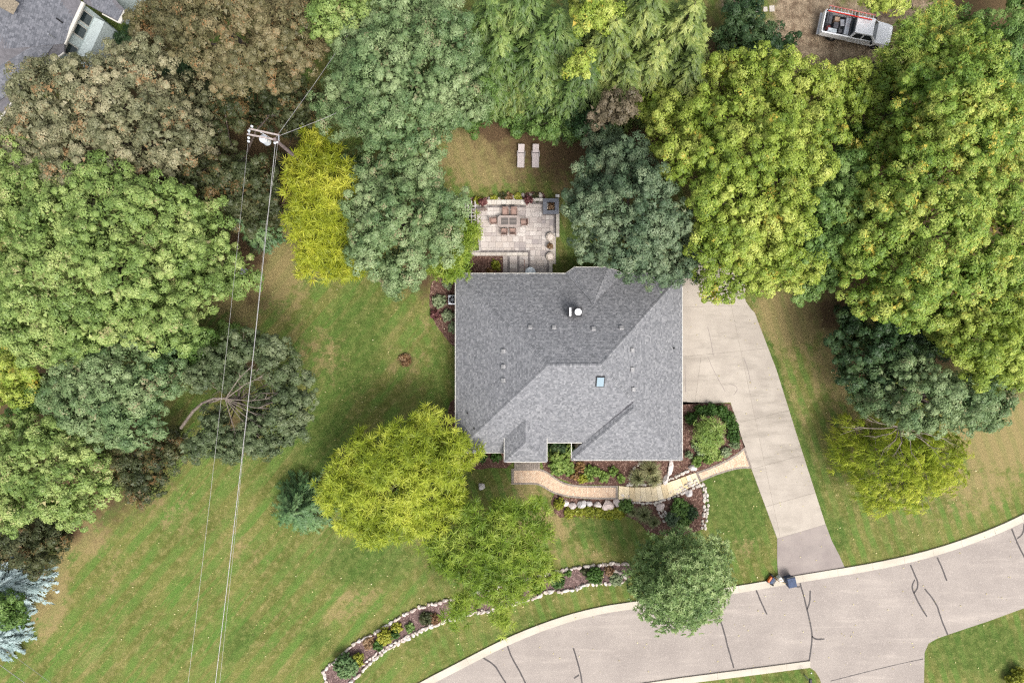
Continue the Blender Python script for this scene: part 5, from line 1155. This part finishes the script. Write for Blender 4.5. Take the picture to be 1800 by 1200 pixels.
T_('maple_tree', 'tall yellow green maple with orange tips in the upper right', 'tree', [(1640,100,45),(1700,95,48),(1735,140,42),(1620,160,42),(1680,170,55),(1745,205,50),(1660,230,50),(1610,220,35),(1780,250,50),(1720,260,50),(1590,130,28)], 14, L_yel2)
T_('maple_tree', 'wide yellow green maple filling the middle of the right edge', 'tree', [(1560,250,50),(1620,300,60),(1690,320,60),(1760,340,60),(1540,330,45),(1590,380,55),(1660,400,60),(1740,420,65),(1500,400,40),(1540,440,55),(1620,470,60),(1700,490,60),(1770,500,55),(1580,520,50),(1650,545,50),(1500,475,38),(1525,510,30),(1480,340,30),(1510,270,35)], 14.5, L_yel2)
T_('maple_tree', 'lower yellow green maple reaching down over the grey green tree at right', 'tree', [(1690,590,48),(1740,600,42),(1660,570,40),(1760,560,40),(1720,640,36),(1770,640,20),(1765,670,14),(1790,590,35)], 12, L_yel)
T_('understorey_tree', 'mid green tree in the hollow between the yellow green maples', 'tree', [(1475,310,40),(1465,370,40),(1445,420,40),(1450,480,36),(1410,500,28),(1495,240,38)], 11, L_mid, holes=.06)
T_('ash_tree', 'olive yellow small tree hanging over the bonnet of the truck', 'tree', [(1598,60,26),(1630,50,36),(1600,90,22),(1650,25,28),(1560,100,16),(1570,130,26),(1600,140,20),(1545,145,14)], 8, L_yel2, kind='locust', Lf=.34, sp=.5, m=14, holes=.25, base=(1650,150), trunk_r=.08)
T_('maple_tree', 'bright yellow branch tips at the top edge above the truck', 'tree', [(1550,2,18),(1575,-5,18),(1528,-2,12)], 11, L_yel, base=(1640,30), trunk_r=.08)
T_('understorey_tree', 'dark green tree in the top right corner', 'tree', [(1735,55,36),(1780,70,40),(1790,130,36),(1760,110,30),(1700,50,24),(1800,20,40),(1795,175,24)], 8, L_mid, holes=.15)
T_('understorey_shrub', 'dark green bushes at the left side of the dirt track', 'shrub', [(1300,40,28),(1320,75,28),(1290,85,24),(1345,60,20),(1350,95,22),(1310,5,28),(1280,60,20),(1375,85,16)], 4.5, L_dark, squash=.6)
T_('cedar_tree', 'dark blue green tree at the lawn edge right of the driveway', 'tree', [(1490,600,38),(1530,620,38),(1500,650,35),(1560,590,36),(1540,660,38),(1590,625,32),(1630,600,28)], 8, L_dark, holes=.15, s=.17)
T_('oak_tree', 'grey green tree above the weeping tree with its right end over tan grass', 'tree', [(1560,680,36),(1600,660,42),(1640,690,45),(1600,720,40),(1680,700,42),(1720,690,38),(1750,705,26),(1690,735,28),(1560,720,30),(1520,700,26),(1630,740,22),(1740,730,18)], 10, L_grey, sp=.85, m=120, s=.145)
T_('willow_tree', 'yellow green drooping tree with bare limbs on the lawn right of the driveway', 'tree', [(1500,760,30),(1488,800,28),(1530,800,36),(1580,815,40),(1530,845,32),(1580,865,32),(1630,845,36),(1660,795,36),(1675,835,24),(1620,785,36),(1478,770,20),(1620,885,18),(1545,885,18),(1570,770,30)], 6.3, L_loc, kind='locust', Lf=.4, w=.07, sp=.5, m=14, holes=.3, droop=1.2, twigs=7, limb_mat=M_bark2, base=(1578,745), inner=1)
wl = [o for o in bpy.data.objects if o.name.startswith('willow_tree')][0]; oo = Vector(wl.location); lm = MB()
for tgt, z_ in (((1536,768),6.6),((1550,792),6.4),((1500,752),6.2),((1572,800),6.8),((1602,796),6.8),((1640,788),6.6),((1662,772),6.2),((1622,770),6.9),((1530,740),6.4)):
    a_ = Vector(limb_point(1580,750,5.4)); b_ = Vector(limb_point(*tgt, z_)); m_ = a_.lerp(b_, .5) + Vector((0, 0, .7)); lm.tube([a_, m_, b_], [.06, .04, .012], 5)
    for k in range(4):
        s_ = m_.lerp(b_, random.random()); e_ = s_ + (b_ - a_) * .3 + Vector((random.uniform(-.5, .5), random.uniform(-.5, .5), .05)); lm.tube([s_, e_], [.022, .008], 4)
lm.build('limb', M_bark2, wl)
T_('linden_tree', 'round fresh green tree overhanging the kerb and road', 'tree', [(1195,972,50),(1152,998,44),(1240,978,44),(1200,1022,60),(1145,1030,40),(1250,1020,40),(1200,1065,44),(1165,1065,34),(1240,1060,32),(1130,1000,28)], 9.5, L_round, kind='locust', Lf=.24, w=.10, sp=.46, m=14, holes=.2)
T_('locust_tree', 'lime yellow locust covering the front left corner of the roof', 'tree', [(748,752,34),(790,785,32),(700,770,26),(728,800,34),(775,830,34),(640,790,34),(668,825,34),(612,840,30),(590,870,28),(640,875,36),(735,860,34),(790,875,30),(700,895,34),(745,915,32),(680,925,24),(620,912,26),(652,935,14),(815,802,18),(800,900,20)], 9, L_loc, kind='locust', low=.5)
T_('locust_tree', 'greener lime locust over the front lawn and island bed', 'tree', [(835,915,30),(890,902,32),(925,925,28),(868,945,34),(810,955,30),(930,965,28),(785,990,26),(835,990,34),(895,990,30),(850,1035,28),(905,1030,22),(820,1055,22),(800,1080,15),(880,1060,15),(885,1085,10),(955,1000,18),(940,890,12),(770,950,16),(948,940,14)], 8, L_loc2, kind='locust', holes=.25, low=.55)
conifer('pine_tree', 'small dark blue green pine on the side lawn left of the lime locust', 'tree', 508, 905, 5.0, 66, L_pine, nb=15, whorl=.24, tw=.36, tww=.1, droop=.15, curve=.7)
conifer('spruce_tree', 'dark spruce beside the worn lawn edge below the utility pole', 'tree', 412, 388, 7, 42, L_pine, nb=10, whorl=.3)
T_('understorey_shrub', 'dim brush in the shade under the utility pole', 'shrub', [(470,400,16),(455,420,16),(480,370,14),(500,290,22),(515,230,20),(470,330,20)], 2.2, L_darko, squash=.6, holes=.2)
T_('understorey_shrub', 'dim green brush right of the neighbouring wall', 'shrub', [(240,80,20),(265,95,26),(215,75,14),(330,110,30),(310,140,26),(380,150,28),(420,150,20)], 3, L_dark, squash=.5, holes=.2)
T_('understorey_shrub', 'dark brush in the shade between the two right hand maples and the grey tree', 'shrub', [(1600,590,28),(1640,610,24),(1560,560,24),(1500,560,16)], 4, L_dark, squash=.5)
T_('understorey_shrub', 'dark brush under the gap in the middle of the right hand maples', 'shrub', [(1500,290,22),(1470,320,26),(1520,320,20)], 3, L_darko, squash=.5)
T_('understorey_shrub', 'dark green brush between the dirt track and the yellow green maples', 'shrub', [(1530,160,26),(1570,175,26),(1540,130,20),(1590,190,22)], 3.2, L_darko, squash=.5, holes=.25)
# ---------------------------------------------------------------- small shrubs
def shrub(px, py, r, h, mat, lab, grp=None, kind='maple', name='shrub', cat='shrub', **kw):
    rm = r * .05; x, y, _ = P(px, py, h * .6)
    E = np.array([(0, 0, h * .5, rm * .92, h * .5)] + [(random.uniform(-.4, .4) * rm, random.uniform(-.4, .4) * rm, h * .5, rm * .6, h * .45) for _ in range(2)])
    kw = dict(dict(bough=0, sp=.22, m=26, s=.09, holes=.05, zmin=-.6), **kw) if kind == 'maple' else dict(dict(bough=0, sp=.28, m=7, Lf=.26, w=.05, holes=.1, inner=2), **kw)
    C0 = E.copy(); C0[:, 2] += 0
    global RNG
    f = crown_maple if kind == 'maple' else crown_locust
    # the shell helper keeps leaves above 0.4 m, so lift and drop again
    E2 = E.copy(); E2[:, 2] += 1; co, v, p = f(E2, **kw); co[:, 2] -= 1; co[:, 2] = np.maximum(co[:, 2], .03); NQ[0] += len(v)
    o = leaf_object(name, co, v, p, mat, None, None); o.location = (x, y, 0); tag(o, lab, cat, grp); return o
def tuft(px, py, r, h, mat, lab, n=420, w=.035, grp=None):
    rm = r * .05; az = RNG.uniform(0, 2 * math.pi, n); tl = RNG.uniform(.15, 1.0, n) * rm; hh = h * RNG.uniform(.5, 1, n) * (1 - .35 * (tl / rm) ** 2)
    d = np.stack([np.cos(az), np.sin(az), 0 * az], 1); b = d * RNG.uniform(0, .18, (n, 1)) * rm; s = np.stack([-np.sin(az), np.cos(az), 0 * az], 1) * w / 2
    m_ = b + d * (tl * .45)[:, None]; m_[:, 2] = hh; e = b + d * tl[:, None]; e[:, 2] = hh * .72
    Q = np.concatenate([np.stack([b - s, b + s, m_ + s, m_ - s], 1), np.stack([m_ - s, m_ + s, e + s * .3, e - s * .3], 1)]); v = RNG.random(n)
    x, y, _ = P(px, py, h * .6); o = leaf_object('ornamental_grass', Q.reshape(-1, 3), np.tile(v, 2), np.tile(RNG.random(n), 2), mat); o.location = (x, y, 0); tag(o, lab, 'ornamental grass', grp); return o
S_grass = leaf_mat('grass_blades', [(.08, .105, .04), (.21, .23, .10), (.42, .37, .2)], None, trans=.2)
S_box = leaf_mat('boxwood_leaves', [(.025, .06, .012), (.05, .11, .02), (.09, .17, .035)], None); S_lav = leaf_mat('silvery_leaves', [(.10, .14, .07), (.22, .28, .14), (.36, .40, .24)], None)
S_yg = leaf_mat('yellow_ground_leaves', [(.11, .14, .015), (.25, .27, .03), (.42, .40, .06)], None); S_red = leaf_mat('maroon_leaves', [(.05, .018, .02), (.14, .05, .05), (.28, .14, .12)], None)
S_or = leaf_mat('orange_leaves', [(.12, .08, .03), (.30, .17, .07), (.42, .33, .13)], None); S_lt = leaf_mat('light_shrub_leaves', [(.07, .13, .025), (.18, .27, .055), (.34, .40, .12)], None)
S_rust = leaf_mat('dried_flowers', [(.08, .04, .02), (.2, .11, .05), (.42, .30, .18)], None)
T_('ornamental_tree', 'bright green small tree in the mulch bed between garage and driveway', 'tree', [(1234,752,12),(1252,748,13),(1264,757,12),(1238,768,13),(1256,773,13),(1246,786,9)], 3.0, S_lt, kind='locust', Lf=.3, w=.055, sp=.34, m=7, holes=.2, squash=.7)
for i, (px, py, lab) in enumerate(((1216,736,'dark clipped boxwood nearest the garage behind the bright small tree'),(1234,722,'dark clipped boxwood second from the garage'),(1253,720,'dark clipped boxwood third from the garage'),(1269,723,'dark clipped boxwood at the bend nearest the driveway corner'),(1282,735,'dark clipped boxwood fifth along the driveway edge'),(1288,750,'dark clipped boxwood sixth along the driveway edge'),(1291,768,'dark clipped boxwood last in the arc along the driveway'))):
    shrub(px, py, 11, .9, S_box, lab, 'boxwoods around the bright small tree', s=.08, m=20, sp=.2)
for a_ in ((1222,782,7,.5,S_lav,'pale silvery plant left below the bright small tree'),(1231,793,8,.5,S_lav,'larger silvery plant under the left front of the small tree'),(1246,805,10,.5,S_lt,'light green plant at the front of the garage bed'),(1262,800,9,.5,S_lt,'light green plant second at the front of the garage bed'),(1276,795,9,.5,S_lav,'silvery plant at the driveway end of the garage bed'),(1292,781,8,.4,S_lav,'small silvery plant beside the boxwood arc end'),(1211,799,6,.5,S_lav,'small blue grey plant beside the garage corner'),(1226,811,9,.5,S_lt,'light green plant just above the limestone steps'),
    (771,529,11,.7,S_lav,'pale round shrub by the air conditioner'),(788,554,10,.7,S_lav,'pale round shrub second below the air conditioner'),(787,498,9,.7,S_lav,'pale round shrub above the air conditioner'),(797,575,9,.7,S_lav,'pale round shrub half under the west eave'),(764,552,8,.5,S_red,'dark maroon small shrub at the lawn edge of the side bed'),
    (846,803,9,.7,S_box,'small dark green shrub left of the porch'),(873,802,9,.7,S_box,'small dark green shrub nearest the porch corner'),(982,886,9,.6,S_yg,'round yellow green shrub at the left end of the boulder row'),(1101,890,11,.8,L_mid,'mid green shrub between the boulders and the steps'),
    (1020,820,8,.5,S_or,'orange leaved small plant in the front bed'),(1011,836,8,.5,S_or,'orange green plant beside the brick walk bend'),(1037,826,9,.5,S_lt,'light green plant with pale flowers in the front bed'),(1050,830,8,.5,S_lt,'light green plant second from the garage wall'),(1062,838,9,.5,S_lt,'bright green mound beside the brick walk'),(1079,829,8,.5,S_lt,'light green plant near the cobble ring'),(1091,842,7,.5,S_lt,'small plant at the end of the brick walk bed'),(1024,842,8,.5,S_yg,'yellow green mound at the walk edge'),(1038,840,6,.4,S_lt,'tiny green mound between two plants at the walk edge'),
    (1196,893,16,.9,L_mid,'rounded green shrub in the middle of the rock garden'),(1214,902,12,.9,L_dark,'dark green shrub at the right of the rock garden'),(1183,912,13,.8,L_blue,'blue green shrub above the round linden tree'),(1203,915,12,.8,L_mid,'green shrub touching the top of the linden tree'),
    (608,1172,20,1.5,L_pine,'dark blue green shrub at the left tip of the island bed'),(629,1159,10,.7,S_yg,'yellow green mound beside the dark island shrub'),(676,1119,13,.9,S_yg,'bright yellow green round shrub in the island bed'),(694,1115,8,.7,S_box,'dark green shrub touching the yellow one in the island bed'),(665,1134,9,.5,S_box,'dark low shrub below the yellow one in the island bed'),(648,1129,10,.4,S_rust,'dry tan plant in the left part of the island bed'),(698,1103,9,.4,S_yg,'pale low plant between the yellow shrub and the rocks'),(720,1103,8,.5,L_mid,'small green mound alone in the mulch of the island bed'),(749,1087,11,.4,L_darko,'dry olive plant beside the lime locust edge in the island bed'),(765,1088,10,.4,S_rust,'straw coloured plant under the lime locust edge'),
    (980,1021,13,.9,S_box,'dark green shrub in the island bed right of the lime locust'),(999,1008,6,.4,L_mid,'tiny green plant at the top row of the island bed'),(1046,1012,14,.9,S_box,'dark green round shrub near the right end of the island bed'),(1028,1004,6,.4,L_darko,'tiny dull plant near the right end of the island bed'),(1071,1003,8,.5,S_rust,'rust coloured plant near the right end of the island bed'),(1084,1018,11,.4,S_lav,'pale green flat plant at the right end of the island bed'),(894,1040,9,.4,L_mid,'small green plant in the gap of the lime locust'),(907,1032,8,.4,L_darko,'dull green plant in the gap of the lime locust'),(943,1030,14,.8,L_loc2,'lime green shrub in the island bed below the locust'),
    (965,468,0,0,None,'')):
    if a_[2]: shrub(*a_)
T_('front_shrub', 'broad olive green shrub in the nook between porch and garage', 'shrub', [(982,795,18),(985,812,18),(996,822,14),(975,820,14)], 1.9, S_lt, kind='maple', sp=.3, m=40, s=.11)
T_('front_shrub', 'dark green bush tucked under the short eave beside the porch', 'shrub', [(972,788,14),(995,788,14),(983,785,12)], 1.4, L_dark, sp=.3, m=40, s=.11)
for i, (px, py, w) in enumerate(((1001,901,9),(1018,900,9),(1035,899,10),(1053,901,9),(1070,903,10),(1088,901,10))):
    shrub(px, py, w, .35, S_yg, ('low yellow green groundcover mound at the left end below the boulders', 'yellow green groundcover mound under the wide grey boulder', 'yellow green groundcover mound under the middle boulders', 'yellow green groundcover mound under the pinkish boulder', 'yellow green groundcover mound under the craggy boulder', 'yellow green groundcover mound at the step end')[i], 'groundcover mounds below the boulder row')
for a_ in ((1121,840,17,1.1,S_grass,'ornamental grass clump at the left of the cobble ring'),(1143,826,21,1.3,S_grass,'largest ornamental grass clump against the garage bed'),(1150,843,16,1.0,S_grass,'ornamental grass clump leaning over the limestone steps'),(1132,905,17,.8,S_grass,'pale grass clump below the limestone steps'),(1150,918,12,.7,S_grass,'small pale grass clump near the linden tree'),(1112,900,10,.6,S_grass,'wispy grass clump beside the groundcover')): tuft(*a_)
# potted plants and patio bed plants
for px, py, lab in ((850,358,'stone planter with maroon plant nearest the trellis'),(928,354,'stone planter with maroon plant at the middle of the patio wall')):
    c = empty('potted_plant', lp(px, py)); tag(c, lab, 'potted plant', 'maroon plants on the patio wall'); MB().box((0, 0, .3), (.5, .55, .6), taper=1.1).build('pot', M_cop, c, bevel=.02)
    C_, N_ = shell(np.array([(0, 0, 1.4, .33, .28)]), .16, -.3); co, v, p = crown_maple(np.array([(0, 0, 1.45, .33, .28)]), bough=0, sp=.17, m=14, s=.09); co[:, 2] -= .65; leaf_object('foliage', co, v, p, S_red, c)
c = empty('potted_plant', lp(966.5, 434.5)); tag(c, 'round pot with rust coloured plant between the two cream seats', 'potted plant'); MB().lathe((0, 0, 0), [(.17, 0), (.24, .4), (.26, .42), (.22, .42)], 18).build('pot', M_dpav, c)
co, v, p = crown_maple(np.array([(0, 0, 1.3, .22, .18)]), bough=0, sp=.15, m=14, s=.08); co[:, 2] -= .8; leaf_object('foliage', co, v, p, S_rust, c)
co, v, p = crown_maple(np.array([(0, 0, 1.3, .24, .2)]), bough=0, sp=.15, m=14, s=.09); co[:, 2] -= .75; leaf_object('foliage', co, v, p, S_rust, fp)
for i, (px, py, r_) in enumerate(((868,348,6),(884,346,6),(896,345,7),(911,346,6),(941,346,6),(868,354,4),(842,352,8))):
    shrub(px, py, r_, .4, (S_yg, L_darko, S_rust)[i % 3], ('yellow green perennial near the trellis end of the patio wall', 'dull olive perennial behind the patio wall', 'tan flowering perennial behind the patio wall', 'yellow green perennial left of the middle planter', 'dull olive perennial between the planters behind the wall', 'tiny tan perennial right against the patio wall', 'yellow green clump beside the left maroon planter')[i], 'perennials behind the patio wall')
shrub(872, 466, 8, .4, S_yg, 'yellow green plant in the patio mulch bed'); shrub(861, 475, 5, .35, S_or, 'small orange plant in the patio mulch bed')
shrub(712, 632, 11, .35, S_rust, 'dry brown weedy clump in the middle of the side lawn', m=7, holes=.5)
shrub(1795, 1190, 14, 1.2, S_yg, 'yellow green shrub cut by the bottom right corner'); shrub(1778, 1197, 9, .9, S_yg, 'smaller yellow green shrub at the bottom edge near the right corner')
# fallen leaves on turf, walks and drive
n = 1500; X = RNG.uniform(-44, 44, n); Y = RNG.uniform(-29, 16, n); c_ = np.stack([X, Y, np.full(n, .075)], 1)
leaf_o = leaf_object('fallen_leaves', quads_from(c_, np.array([0, 0, 1.0]) + RNG.normal(size=(n, 3)) * .15, RNG.uniform(.06, .15, n)), RNG.random(n), RNG.random(n), leaf_mat('fallen_leaf', [(.25, .2, .08), (.42, .36, .14), (.6, .55, .35)], None, trans=0)); tag(leaf_o, kind='stuff')
print('leaf quads', NQ[0])
